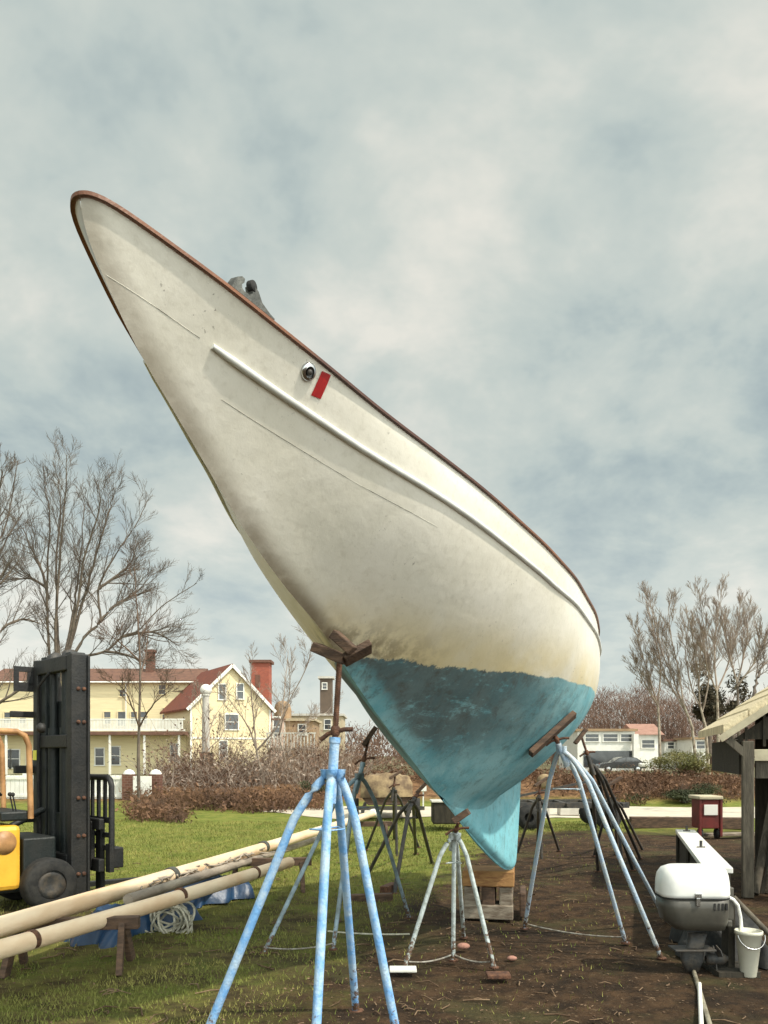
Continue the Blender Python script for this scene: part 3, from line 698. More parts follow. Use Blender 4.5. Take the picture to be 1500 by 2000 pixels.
q = MB(); c = P(335, 1798, 7.25)
for k in range(12):
    a0 = random.uniform(-.4, .4); rx_, rz = random.uniform(.10, .19), random.uniform(.08, .16); o_ = Vector((random.uniform(-.1, .07), random.uniform(-.05, .05), random.uniform(-.02, .06)))
    pts = [c + o_ + Vector((rx_ * cos(a), .04 * sin(a * 2 + k), rz * sin(a) + a0 * rx_ * cos(a))) for a in [2 * pi * i / 22 for i in range(23)]]
    q.tube(pts, .011, 6)
q.tube([c + Vector((.17, 0, .05)), c + Vector((.18, 0, -.1)), c + Vector((.15, -.02, -.22))], .012, 6)
q.tube([c + Vector((-.05, 0, .1)), c + Vector((-.05, .05, .2)), B0.lerp(B1, .58)], .012, 6)
tag(obj('rope_coil', q, M_rope), 'tangled cream rope coil hanging under the masts by the blue tarpaulin', 'rope')
q = MB(); c = G(440, 1755); q.beam(c + Vector((-.1, 0, .03)), c + Vector((.12, .05, .03)), .09, .02, .004); tag(obj('batten', q, M_wood_gr), 'short pale wooden batten on the grass right of the rope coil', 'batten')

# ------------------------------------------------------------------ forklift
fa = radians(44); fh = Vector((cos(fa), sin(fa), 0)); fv = Vector((-sin(fa), cos(fa), 0)); f0 = Vector((-3.56, 9.0, 0))
def fl(u, v, z): return f0 + fh * u + fv * v + Vector((0, 0, z))
FX = (fh, fv, Vector((0, 0, 1)))
fk = thing('forklift', 'old dark-masted forklift with orange overhead guard and yellow front, parked on the left', 'forklift', fl(-1, 0, 0))
def fbox(name, m, parent, *boxes, bev=.012):
    q = MB()
    for (u, v, z, su, sv, sz_) in boxes: q.box(fl(u, v, z), (su, sv, sz_), axes=FX, bev=bev)
    return obj(name, q, m, parent)
mast = fbox('mast', M_black, fk, (0, .46, 1.40, .19, .12, 2.54), (0, -.46, 1.40, .19, .12, 2.54), (-.05, 0, 2.58, .10, .80, .16), (-.06, 0, 1.75, .07, .80, .14), (-.06, 0, .45, .08, .80, .2), (.085, .46, 1.40, .03, .18, 2.51), (.085, -.46, 1.40, .03, .18, 2.51))
fbox('inner_mast', M_black2, mast, (.03, .33, 1.42, .17, .13, 2.56), (.03, -.33, 1.42, .17, .13, 2.56), (.05, 0, 2.60, .10, .52, .13), (.06, 0, 1.25, .05, .56, 1.9), (.02, 0, .62, .06, .52, .7))
for v in (-.16, .16):
    q = MB(); q.tube([fl(.0, v, .25), fl(.0, v, 1.9)], .065, 14); q.tube([fl(.0, v, 1.9), fl(.0, v, 2.5)], .045, 12); obj('lift_cylinder', q, M_black2, mast)
for v in (-.06, .05):
    q = MB()
    for i in range(60): q.box(fl(.06, v, .7 + i * .031), (.02, .05 if i % 2 else .038, .026), axes=FX)
    obj('lift_chain', q, M_dkstand, mast)
q = MB()
for v in (-.235, .0, .235):
    q.tube([fl(.09, v, .6), fl(.085, v, 1.6), fl(.085, v, 2.35), fl(.06, v, 2.48)], .032, 8)
obj('hose', q, M_rubber, mast)
# brackets sticking out behind the mast
def bracket(z, lu, h, hole):
    q = MB(); v0 = .53
    if hole:
        for b_ in ((-.13, v0, z + .10, .34, .03, .06), (-.13, v0, z - .10, .34, .03, .10), (-.275, v0, z, .05, .03, .16), (-.06, v0, z, .18, .03, .16)): q.box(fl(*b_[:3]), b_[3:], axes=FX)
    else: q.box(fl(-.08 - lu / 2, v0, z), (lu, .06, h), axes=FX, bev=.01)
    obj('bracket', q, M_black, mast)
bracket(2.47, .3, .2, True); bracket(2.06, .26, .07, False); bracket(1.44, .22, .09, False); bracket(.9, .2, .12, False)
for v in (-.2, .2):
    q = MB(); q.lathe(fl(.03, v, 2.66), [(.001, -.035), (.085, -.035), (.085, -.02), (.06, -.012), (.06, .012), (.085, .02), (.085, .035), (.001, .035)], 18, fv); obj('chain_roller', q, M_dkstand, mast)
for z in (.35, .75, 1.15, 1.95, 2.3):
    for s1 in (-1, 1):
        q = MB(); q.lathe(fl(-.02, s1 * .52, z), [(.001, .018), (.018, .018), (.022, .0)], 8, fv * s1); q.lathe(fl(.04, s1 * .52, z), [(.001, .018), (.018, .018), (.022, .0)], 8, fv * s1); obj('bolt', q, M_rust, mast)
q = MB(); q.tube([fl(-.11, .25, .5), fl(-.13, .27, 1.2), fl(-.11, .3, 1.9), fl(-.16, .2, 2.35), fl(-.1, .05, 2.5)], .016, 8); obj('hose', q, M_rubber, mast)
q = MB(); q.tube([fl(-.1, .2, 1.0), fl(-.9, .2, .62)], .035, 10); q.tube([fl(-.1, .2, 1.0), fl(-.35, .2, .88)], .022, 10); obj('tilt_cylinder', q, M_black2, fk)
st = MB(); st.box(fl(-.0975, .46, 1.60), (.004, .10, .11), axes=FX); obj('sticker', st, M_sticker_y, mast)
car_ = fbox('carriage', M_black, fk, (.22, 0, .86, .06, 1.12, .12), (.22, 0, .42, .07, 1.12, .14), (.20, .35, .64, .05, .08, .5), (.20, -.35, .64, .05, .08, .5), (.2, 0, .64, .03, .6, .4))
q = MB(); n_ = 9
fr = [(-.62, .5), (-.62, 1.27), (-.59, 1.33), (-.53, 1.36), (.53, 1.36), (.59, 1.33), (.62, 1.27), (.62, .5)]
q.tube([fl(.30, v, z) for v, z in fr], .032, 10)
for i in range(1, 8): v = -.62 + 1.24 * i / 8; q.box(fl(.30, v, 1.12), (.03, .04, .48), axes=FX)
q.box(fl(.30, 0, .90), (.03, 1.2, .06), axes=FX); q.box(fl(.30, 0, .74), (.03, 1.2, .05), axes=FX); q.box(fl(.30, 0, .6), (.03, 1.2, .05), axes=FX)
for s1 in (-1, 1): q.box(fl(.29, s1 * .6, .5), (.05, .1, .3), axes=FX)
obj('load_backrest', q, M_black, fk)
for v in (-.38, .38):
    q = MB(); q.prism([fl(.26, v - .06, .92), fl(.31, v - .06, .92), fl(.31, v - .06, .12), fl(1.45, v - .06, .09), fl(1.45, v - .06, .075), fl(.26, v - .06, .06)], fv * .12); obj('fork', q, M_black, fk)
fbox('end_block', M_black, car_, (.36, -.56, .50, .14, .16, .22))
# body: cowl, floor, counterweight, bonnet
fbox('body', M_yellow, fk, (-.72, 0, .56, .34, .76, .66), (-1.45, 0, .62, 1.12, .76, .5), (-2.2, 0, .68, .5, .9, .85), bev=.05)
fbox('frame', M_black2, fk, (-.95, 0, .28, 2.0, .66, .16), (-.36, 0, .5, .34, .74, .5), (-.60, 0, .98, .30, .74, .10), bev=.02)
q = MB(); cc = fl(-.72, -.3835, .72)
q.lathe(cc, [(.001, 0), (.12, 0), (.12, .003), (.001, .0045)], 24, -fv); obj('round_badge', q, M_orange, fk)
fbox('seat', M_rubber, fk, (-1.3, 0, .95, .45, .48, .12), (-1.55, 0, 1.2, .12, .46, .5), bev=.04)
q = MB(); sc_ = fl(-.82, -.05, 1.27); tilt = (fh * .45 + Vector((0, 0, 1)) * .9 - fv * .1).normalized(); u_ = fv; w_ = tilt.cross(u_).normalized()
q.tube([sc_ + (u_ * cos(a) + w_ * sin(a)) * .19 for a in [2 * pi * i / 32 for i in range(33)]], .014, 8)
for k in range(3):
    a = 2 * pi * k / 3 + .4; q.tube([sc_, sc_ + (u_ * cos(a) + w_ * sin(a)) * .19], .013, 6)
q.lathe(sc_ - tilt * .03, [(.001, .05), (.05, .05), (.055, 0), (.02, -.02), (.02, -.35)], 12, tilt); obj('steering_wheel', q, M_rubber, fk)
for v in (-.3, -.38):
    q = MB(); e = fl(-.62, v + .05, 1.2); q.tube([fl(-.58, v + .05, 1.0), e], .008, 6); q.ball(e, .022); obj('lever', q, M_rubber, fk)
q = MB()
for v in (-.45, .45):
    q.tube([fl(-.46, v * .86, .95), fl(-.48, v * .86, 1.70), fl(-.52, v * .86, 1.80), fl(-.60, v * .86, 1.84), fl(-1.95, v * .86, 1.87), fl(-2.05, v * .86, 1.82), fl(-2.1, v * .86, 1.0)], .03, 10)
for i in range(7): u = -.7 - i * .2; q.tube([fl(u, -.38, 1.85), fl(u, .38, 1.85)], .016, 8)
obj('overhead_guard', q, M_orange, fk)
for (u, v, r) in ((-.30, -.44, .27), (-.30, .44, .27), (-1.85, -.40, .24), (-1.85, .40, .24)):
    w = MB(); c = fl(u, v, r); w.lathe(c, [(r * .55, -.1), (r * .9, -.11), (r, -.08), (r, .08), (r * .9, .11), (r * .55, .1)], 26, fv); wo_ = obj('wheel', w, M_rubber, fk)
    w = MB(); w.lathe(c, [(.001, -.06), (r * .3, -.07), (r * .56, -.09), (r * .56, .09), (r * .3, .07), (.001, .06)], 20, fv); obj('rim', w, M_dkstand, wo_)
# extra shiny lamps on the guard
q = MB(); q.lathe(fl(-.34, -.42, 1.88), [(.001, 0), (.05, .0), (.055, .04), (.03, .07), (.001, .075)], 14, -fh); obj('headlight', q, M_black, fk)

# ------------------------------------------------------------------ shed on the right
sa = radians(16); SA = Vector((sin(sa), cos(sa), 0)); SR = Vector((cos(sa), -sin(sa), 0)); E0 = Vector((3.86, 9.35, 0))
def sh(k, a, z): return E0 + SR * k + SA * a + Vector((0, 0, z))
SX = (SR, SA, Vector((0, 0, 1)))
shed = thing('shed', 'dark open-fronted wooden shed with straw coloured roof at the right edge', 'shed', sh(2.2, 2.5, 0))
sl_ = .70; RW = 2.3; LN = 2.8
roof = MB()
for sgn in (1, -1):
    k0, k1, kr = (0, RW, 1) if sgn > 0 else (2 * RW, RW, -1)
    for i in range(9):   # courses of battened sheeting, each overlapping the next
        f_0, f_1 = i / 9, (i + 1.06) / 9
        ka, kb = k0 + (k1 - k0) * f_0, k0 + (k1 - k0) * min(f_1, 1); za_, zb_ = 1.80 + abs(ka - k0) * sl_, 1.80 + abs(kb - k0) * sl_
        pr = [sh(ka, -.12, za_ + .05), sh(kb, -.12, zb_ + .032), sh(kb, -.12, zb_ + .13), sh(ka, -.12, za_ + .155 + random.uniform(-.012, .012))]
        roof.prism(pr, SA * (LN + .24 + random.uniform(-.05, .05)))
obj('roof', roof, M_shed_roof, shed)
q = MB(); q.beam(sh(-.04, -.15, 1.78), sh(RW, -.15, 1.78 + RW * sl_), .03, .075); q.beam(sh(2 * RW + .04, -.15, 1.78), sh(RW + .01, -.15, 1.78 + RW * sl_), .03, .075); obj('bargeboard', q, M_header, shed)
q = MB(); q.prism([sh(.12, .0, 1.78), sh(2 * RW - .12, .0, 1.78), sh(RW, .0, 1.75 + (RW - .05) * sl_)], SA * .04)
for i in range(22): k = .25 + i * .19; zt = 1.74 + min(k, 2 * RW - k) * sl_; q.box(sh(k, -.012, (1.66 + zt) / 2 + .02), (.03, .02, max(.04, zt - 1.70)), axes=SX)
obj('gable_wall', q, M_shed_dk, shed)
q = MB(); q.box(sh(.20, LN / 2, 1.58), (.05, LN, .40), axes=SX); q.box(sh(2 * RW - .16, LN / 2, .9), (.05, LN, 1.72), axes=SX); q.box(sh(RW + .3, LN - .05, 1.2), (2 * RW - .9, .05, 2.4), axes=SX)
obj('wall', q, M_shed_dk, shed)
for k in (.26, 2.3, 4.3):
    q = MB(); q.box(sh(k, -.06, .88), (.12, .12, 1.76), axes=SX, bev=.01); obj('post', q, M_shed_post, shed)
q = MB(); q.box(sh(RW + .1, -.05, 1.60), (2 * RW - .45, .05, .13), axes=SX, bev=.006); obj('header_board', q, M_header, shed)
q = MB(); q.box(sh(RW + .1, .0, 1.44), (2 * RW - .5, .05, .2), axes=SX); obj('fascia_panel', q, M_shed_post, shed)
q = MB(); q.beam(sh(.3, -.08, 1.55), sh(.05, -.1, 1.78), .06, .08); obj('knee_brace', q, M_shed_post, shed)
def pole(label, a, b, r, m, nm='pole', cat='pole', group=None):
    q = MB(); a, b = Vector(a), Vector(b); q.tube([a.lerp(b, i / 6) for i in range(7)], r, 9); return tag(obj(nm, q, m), label, cat, group)
pole('grey pole leaning inside the shed just behind its left post', sh(.45, .25, .0), sh(1.0, .55, 1.5), .035, M_shed_post, group='poles leaning in the shed')
pole('thicker grey pole leaning steeply at the right picture edge inside the shed', sh(.36, .1, .02), sh(.75, .8, 1.6), .045, M_shed_post, group='poles leaning in the shed')

for i, (k, a_, lean, w_, h_, m_, lb) in enumerate(((.62, -.28, .10, .22, 1.35, M_wood_dk, 'widest dark board leaning at the front of the shed'), (.80, -.20, .16, .14, 1.5, M_shed_dk, 'narrow black board leaning beside the widest board in the shed'), (.52, .2, .2, .12, 1.1, M_wood_gr, 'short grey board leaning behind the shed post'))):
    q = MB(); q.beam(sh(k, a_, .01), sh(k + lean, a_ + .18, h_), w_, .03, .004); tag(obj('board', q, m_), lb, 'board', 'boards leaning at the shed')
q = MB(); q.box(sh(.95, .5, .36), (.75, .6, .70), axes=SX, bev=.02); tag(obj('crate', q, M_shed_dk), 'big dark crate just inside the shed', 'crate')
for (px, py, l_, yw, m_, lb) in ((722, 1762, .5, .2, M_wood_dk, 'dark timber offcut on the dirt between the blue stand and the keel'), (760, 1742, .35, 1.2, M_rust, 'rusty short offcut beside the dark timber offcut')):
    c = G(px, py); q = MB(); u = Vector((cos(yw), sin(yw), 0)) * l_ / 2; q.beam(c - u + Vector((0, 0, .045)), c + u + Vector((0, 0, .045)), .1, .09, .008); tag(obj('offcut', q, m_), lb, 'timber')
# workbench plank, outboard, bucket
wt = thing('workbench', 'long narrow bench with white plank top beside the shed', 'workbench', (3.0, 8.1, 0))
n0, n1 = P(1403, 1706, 6.55), P(1338, 1617, 9.9)
n1.z = n0.z = .68
dn = (n1 - n0).normalized(); q = MB(); q.beam(n0, n1, .22, .045, .006); obj('plank', q, M_whitep, wt)
q = MB(); sd = dn.cross(Vector((0, 0, 1))).normalized()
q.beam(n0 - Vector((0, 0, .2)) - sd * .06, n1 - Vector((0, 0, .2)) - sd * .06, .04, .3); q.beam(n0 - Vector((0, 0, .2)) + sd * .06, n1 - Vector((0, 0, .2)) + sd * .06, .04, .3); obj('apron', q, M_shed_dk, wt)
for f_ in (.06, .5, .94):
    for s1 in (-1, 1):
        q = MB(); c = n0.lerp(n1, f_) + sd * s1 * .085; q.beam(Vector((c.x, c.y, 0)), Vector((c.x, c.y, .655)), .05, .05); obj('leg', q, M_shed_dk, wt)
for f_ in (.42, .93):
    q = MB(); c = n0.lerp(n1, f_); q.tube([c + Vector((0, 0, .02)), c + Vector((0, 0, .09))], .014, 8); q.tube([c + Vector((-.04, 0, .026)), c + Vector((.04, 0, .026))], .01, 6); obj('bolt', q, M_dkstand, wt)

tag(obj('tarpaulin', crumple(2.75, 6.75, .30, .55, .42, 15, -.25), M_rubber), 'added black sheet heap standing in for shade under the near end of the workbench', 'tarpaulin')  # black heap added to darken the ground around the motor leg
ob = thing('outboard_motor', 'outboard motor with glossy white cowl standing in front of the workbench', 'outboard motor', (2.2, 5.95, 0))
oc = Vector((2.255, 6.0, 0))
def rsect(w, d, r, n=6):
    out = []
    for (cx, cy, a0) in ((w / 2 - r, d / 2 - r, 0), (-w / 2 + r, d / 2 - r, 90), (-w / 2 + r, -d / 2 + r, 180), (w / 2 - r, -d / 2 + r, 270)):
        for i in range(n + 1): a = radians(a0 + 90 * i / n); out.append((cx + r * cos(a), cy + r * sin(a)))
    return out
def stackloft(secs, c, mb, yaw=0.0):
    vs, fs = [], []; n = None
    for (w, d, r, z, ox) in secs:
        pts = rsect(w, d, r); n = len(pts)
        for x, y in pts:
            X, Y = x + ox, y; vs.append(Vector((c.x + X * cos(yaw) - Y * sin(yaw), c.y + X * sin(yaw) + Y * cos(yaw), z)))
    for i in range(len(secs) - 1):
        for j in range(n): fs.append((i * n + j, i * n + (j + 1) % n, (i + 1) * n + (j + 1) % n, (i + 1) * n + j))
    fs += [tuple(range(n - 1, -1, -1)), tuple(range((len(secs) - 1) * n, len(secs) * n))]
    mb.add(vs, fs, True)
q = MB(); stackloft([(.485, .33, .10, .575, 0), (.495, .34, .11, .60, 0), (.49, .335, .11, .68, 0), (.475, .32, .11, .735, 0), (.44, .28, .11, .775, .005), (.36, .2, .09, .795, .01), (.2, .1, .045, .80, .015)], oc, q, -.06); obj('cowl', q, M_white, ob)
q = MB(); stackloft([(.36, .24, .08, .34, .04), (.45, .31, .10, .40, .01), (.475, .325, .10, .50, 0), (.48, .328, .10, .572, 0)], oc, q, -.06); obj('lower_cowl', q, M_greypl, ob)
q = MB(); stackloft([(.10, .05, .02, .02, .0), (.16, .06, .025, .1, .0), (.17, .07, .03, .17, 0), (.12, .06, .025, .2, .02), (.14, .07, .03, .3, .04)], oc, q, -.06); q.box((oc.x, oc.y, .185), (.3, .16, .015), bev=.004); obj('leg', q, M_dkstand, ob)
q = MB(); q.lathe(Vector((oc.x + .1, oc.y, .11)), [(.02, 0), (.045, .01), (.045, .12), (.02, .16)], 14, Vector((1, 0, 0)));
for k in range(3):
    a = 2 * pi * k / 3 + .3; u = Vector((0, cos(a), sin(a))); v = Vector((.3, -sin(a), cos(a))).normalized(); c = Vector((oc.x + .17, oc.y, .12)); q.prism([c + u * .04 - v * .02, c + u * .1 - v * .045, c + u * .115 + v * .01, c + u * .09 + v * .05, c + u * .04 + v * .02], Vector((.006, 0, 0)))
obj('propeller', q, M_dkstand, ob)
q = MB(); q.box((oc.x + .26, oc.y + .03, .52), (.06, .16, .24), bev=.012); q.box((oc.x + .25, oc.y + .03, .38), (.04, .2, .05), bev=.01); obj('clamp', q, M_greypl, ob)
q = MB(); stackloft([(.488, .335, .11, .566, 0), (.492, .339, .11, .570, 0), (.492, .339, .11, .578, 0), (.488, .335, .11, .580, 0)], oc, q, -.06); obj('seam_gasket', q, M_rubber, ob)
q = MB(); q.box((oc.x - .02, oc.y - .172, .60), (.05, .016, .035), bev=.005); q.box((oc.x - .02, oc.y - .170, .555), (.03, .02, .06), bev=.004); obj('latch', q, M_steel, ob)
q = MB()
for i in range(4): q.box((oc.x + .10 + i * .028, oc.y - .168, .52), (.016, .012, .05), bev=.003)
obj('vent', q, M_rubber, ob)
hs = [P(1418, 1750, 5.95), P(1432, 1757, 5.95), P(1441, 1768, 5.95), P(1446, 1790, 5.98), P(1450, 1835, 6.0)]
q = MB(); q.tube(hs, .013, 9); obj('hose', q, M_white, ob)
pole('pale pipe handle sloping down behind the bucket at the right edge', P(1432, 1752, 6.1), P(1530, 1852, 6.0), .02, M_shed_post, 'pipe', 'pipe')
# props under the outboard: a stand made of two crossed timbers hidden in the dark
q = MB(); q.box((oc.x + .30, oc.y + .08, .25), (.05, .12, .5)); q.box((oc.x + .30, oc.y + .08, .02), (.3, .4, .04)); tag(obj('motor_stand', q, M_shed_dk), 'dark wooden post carrying the outboard motor', 'stand')
bk = G(1462, 1908); bu = thing('bucket', 'pale plastic bucket on the ground below the outboard hose', 'bucket', bk)
q = MB(); q.lathe(bk, [(.001, .006), (.050, .004), (.054, .012), (.090, .31), (.097, .312), (.097, .335), (.089, .338), (.083, .30), (.055, .03), (.001, .025)], 26); obj('pail', q, mat('pale_bucket_plastic', (.62, .60, .50), (.54, .52, .42), 6, .5), bu)
q = MB(); q.tube([bk + Vector((.096 * cos(a), -.05 * sin(a) - .045, .31 - .09 * sin(a))) for a in [pi * i / 14 for i in range(15)]], .004, 6); obj('handle', q, M_steel, bu)
q = MB(); q.lathe(bk, [(.001, .29), (.080, .285)], 24); obj('liquid', q, mat('milky_water', (.78, .77, .72), (.7, .69, .64), 8, .15), bu)
q = MB(); c = G(1395, 1808); q.prism([c + Vector(v) for v in ((-.03, 0, .004), (.13, -.05, .004), (.13, .0, .004), (.03, .03, .004), (.0, .12, .004), (-.05, .12, .004))], (0, 0, .02)); tag(obj('bracket', q, M_whitep), 'small white L-shaped bracket on the ground left of the bucket', 'bracket')
a, b = G(1324, 1798), G(1384, 2000); b2 = a.lerp(b, 1.5)
pole('thin metal pipe lying on the dirt at the lower right', a + Vector((0, 0, .02)), b2 + Vector((0, 0, .02)), .015, mat('dull_pipe', (.30, .27, .20), (.16, .14, .1), 10, .5), 'pipe', 'pipe')
pole('short white pipe lying beside the thin metal pipe at the bottom right', G(1366, 1930) + Vector((0, 0, .03)), G(1371, 2040) + Vector((0, 0, .03)), .014, M_whitep, 'pipe', 'pipe')
# red cart and planks beyond the bench
rc = G(1390, 1640); rt = thing('tool_cart', 'small red tool cart with white front panel beside the shed post', 'cart', rc)
cx, cy = rc.x, rc.y + .3
q = MB(); q.box((cx, cy, .48), (.36, .5, .56), bev=.02)
q.box((cx - .20, cy - .24, .42), (.05, .06, .74), bev=.01); q.box((cx + .20, cy - .24, .42), (.05, .06, .74), bev=.01); obj('cabinet', q, M_redcart, rt)
q = MB(); q.box((cx, cy - .262, .56), (.26, .02, .2), bev=.005); obj('panel', q, M_whitep, rt)
q = MB(); q.box((cx, cy, .79), (.46, .58, .07), bev=.02); obj('lid', q, M_header, rt)
for s1 in (-1, 1):
    q = MB(); q.lathe(Vector((cx + s1 * .16, cy - .15, .1)), [(.001, -.03), (.1, -.03), (.1, .03), (.001, .03)], 18, Vector((1, 0, 0))); obj('wheel', q, M_rubber, rt)
q = MB(); a, b = G(1236, 1618), G(1420, 1622); q.beam(a + Vector((0, .2, .12)), b + Vector((.6, .4, .12)), .25, .24, .01); tag(obj('beam', q, M_wood_dk), 'long dark timber beam lying behind the bench', 'timber')
q = MB(); a, b = G(1352, 1636), G(1432, 1634); q.beam(a + Vector((0, 0, .05)), b + Vector((.5, .1, .05)), .22, .05, .005); tag(obj('plank', q, M_wood_gr), 'pale grey plank lying in front of the red cart', 'plank')

# ------------------------------------------------------------------ clutter seen under the hull
tb = thing('covered_skiff', 'small skiff under a tan canvas cover on a low trailer, behind the far-side stands', 'boat', (.05, 20.5, 0))
q = MB(); vs = []; fs = []; nn = 14
for j in range(9):
    y = 19.3 + j * .4; e = 1 - .35 * (j / 8) ** 2
    for i in range(nn + 1):
        a = pi * i / nn; w = .62 * e * (abs(cos(a)) ** .6) * (1 if cos(a) > 0 else -1); vs.append((.06 + w, y, .62 + (.52 if True else 0) * e * sin(a) ** .32 + .035 * sin(i * 2.1 + j) + .03 * sin(i * 4.7 + j * 2.3)))
for j in range(8):
    for i in range(nn): fs.append((j * (nn + 1) + i, j * (nn + 1) + i + 1, (j + 1) * (nn + 1) + i + 1, (j + 1) * (nn + 1) + i))
fs.append(tuple(range(nn + 1))); q.add(vs, fs, True); obj('cover', q, M_tantarp, tb)
q = MB(); q.prism([(-.55, 19.35, .63), (.67, 19.35, .63), (.5, 19.35, .42), (-.38, 19.35, .42)], (0, 3, 0)); obj('skiff_hull', q, M_wood_dk, tb)
q = MB(); q.beam((-.7, 19.2, .36), (.95, 19.2, .36), .08, .09); q.beam((-.5, 19.0, .30), (-.5, 22, .30), .07, .09); q.beam((.6, 19.0, .30), (.6, 22, .30), .07, .09); obj('trailer_frame', q, M_dkstand, tb)
for x_ in (-.72, .82):
    q = MB(); q.lathe(Vector((x_, 20.6, .26)), [(.1, -.07), (.26, -.08), (.26, .08), (.1, .07), (.001, .05)], 20, Vector((1, 0, 0))); obj('wheel', q, M_rubber, tb)
q = MB(); q.box((.92, 19.15, .82), (.14, .05, .13), bev=.01); q.beam((.92, 19.18, .36), (.92, 19.18, .76), .03, .03); obj('marker_lamp', q, M_whitep, tb)
# old axle trailer behind the keel
tr_ = thing('flat_trailer', 'empty dark flat trailer on the lane behind the keel', 'trailer', (4.1, 18.2, 0))
q = MB()
for y_ in (17.6, 18.9): q.beam((2.6, y_, .52), (5.3, y_ + .15, .52), .1, .12)
for i in range(5): x_ = 2.75 + i * .6; q.beam((x_, 17.5, .53), (x_, 19.0, .53), .08, .07)
q.beam((2.6, 17.6, .66), (4.3, 17.55, 1.02), .05, .05); obj('frame', q, M_dkstand, tr_)
for x_ in (3.1, 4.8):
    for y_ in (17.55, 19.0):
        q = MB(); q.lathe(Vector((x_, y_, .27)), [(.1, -.07), (.27, -.08), (.27, .08), (.1, .07), (.001, .05)], 20, Vector((0, 1, 0))); obj('wheel', q, M_rubber, tr_)
q = MB(); c = P(1062, 1526, 19.5); q.lathe(c, [(.001, -.03), (.12, -.03), (.17, -.0), (.17, .5), (.001, .5)], 22, Vector((.25, 1, 0))); tag(obj('drum', q, M_tantarp), 'tan drum lying on its side on the trailer behind the keel', 'drum')
for i, (px, py, d, s_, lb) in enumerate(((1055, 1590, 21.5, .34, 'left of two pale concrete blocks on the lane behind the keel'), (1110, 1590, 21.8, .40, 'right of two pale concrete blocks on the lane behind the keel'))):
    c = P(px, py, d); q = MB(); q.box((c.x, c.y, .2), (s_ * 1.3, .4, .38), bev=.02); tag(obj('concrete_block', q, M_concrete), lb, 'block', 'concrete blocks behind the keel')
q = MB(); c = P(872, 1572, 17.5); q.box((c.x, c.y, .38), (.62, .7, .45), bev=.03); tag(obj('crate', q, M_shed_dk), 'dark crate with pale lid behind the short stand', 'crate'); lid = MB(); lid.box((c.x, c.y, .625), (.68, .76, .035), bev=.01); lo_ = bpy.data.objects[-1] if False else None
cr_o = [o for o in C.objects if o.get('label', '').startswith('dark crate with pale')][0]; obj('lid', lid, M_concrete, cr_o)

# ------------------------------------------------------------------ trees
def rnd_dir(d, ang):
    d = d.normalized(); q = d.orthogonal().normalized(); w = d.cross(q); a = random.uniform(0, 2 * pi)
    return (d * cos(ang) + (q * cos(a) + w * sin(a)) * sin(ang)).normalized()
def grow(mb, p, d, length, r, level, maxl, up=.12, dens=1.0, sides=(6, 5, 4, 3, 3), spread=(22, 48), minr=.005):
    n = 5 if level < 2 else 4
    pts = [p]; dd = d.normalized(); seg = length / n
    for i in range(n):
        dd = (dd + Vector((random.gauss(0, .10), random.gauss(0, .10), random.gauss(0, .06) + up * .35))).normalized(); p = p + dd * seg; pts.append(p)
    r1 = max(minr * .7, r * .35)
    mb.tube(pts, [r + (r1 - r) * i / n for i in range(n + 1)], sides[min(level, len(sides) - 1)], cap=False)
    if level < maxl:
        k = max(2, int(random.uniform(5, 8) * dens))
        for i in range(k):
            f_ = .22 + .75 * (i + random.random() * .8) / k; f_ = min(f_, .98); j = min(int(f_ * n), n - 1); q = pts[j].lerp(pts[j + 1], f_ * n - j)
            t = (pts[j + 1] - pts[j]).normalized(); nd_ = rnd_dir(t, radians(random.uniform(*spread)))
            nd_ = (nd_ + Vector((0, 0, up))).normalized()
            grow(mb, q, nd_, length * random.uniform(.38, .62) * (1.1 - .35 * f_), max(minr, r * (1 - .6 * f_) * .45), level + 1, maxl, up, dens, sides, spread, minr)
def limb(mb, pts, r0, r1, twigs=10, tl=2.0, lv=2, sides=7, up=.15, start=.2, spread=(20, 50), minr=.007):
    # smooth limb through given points, then twigs off it
    pts = [Vector(p) for p in pts]; sm = []
    for i in range(len(pts) - 1):
        p0, p1, p2, p3 = pts[max(i - 1, 0)], pts[i], pts[i + 1], pts[min(i + 2, len(pts) - 1)]
        for k in range(6):
            t = k / 6; sm.append(.5 * ((2 * p1) + (p2 - p0) * t + (2 * p0 - 5 * p1 + 4 * p2 - p3) * t * t + (3 * p1 - p0 - 3 * p2 + p3) * t ** 3))
    sm.append(pts[-1]); n = len(sm)
    for i in range(1, n - 1): sm[i] = sm[i] + Vector((random.gauss(0, r1), random.gauss(0, r1), 0))
    mb.tube(sm, [r0 + (r1 - r0) * i / (n - 1) for i in range(n)], sides, cap=False)
    for i in range(twigs):
        f_ = start + (1 - start) * (i + random.random()) / twigs; x = f_ * (n - 1); j = min(int(x), n - 2); q = sm[j].lerp(sm[j + 1], x - j)
        t = (sm[j + 1] - sm[j]).normalized(); d = (rnd_dir(t, radians(random.uniform(*spread))) + Vector((0, 0, up))).normalized()
        grow(mb, q, d, tl * random.uniform(.55, 1.1) * (1.15 - .5 * f_), max(minr, (r0 + (r1 - r0) * f_) * .5), 4 - lv, 4, up, 1.0, spread=spread, minr=minr)
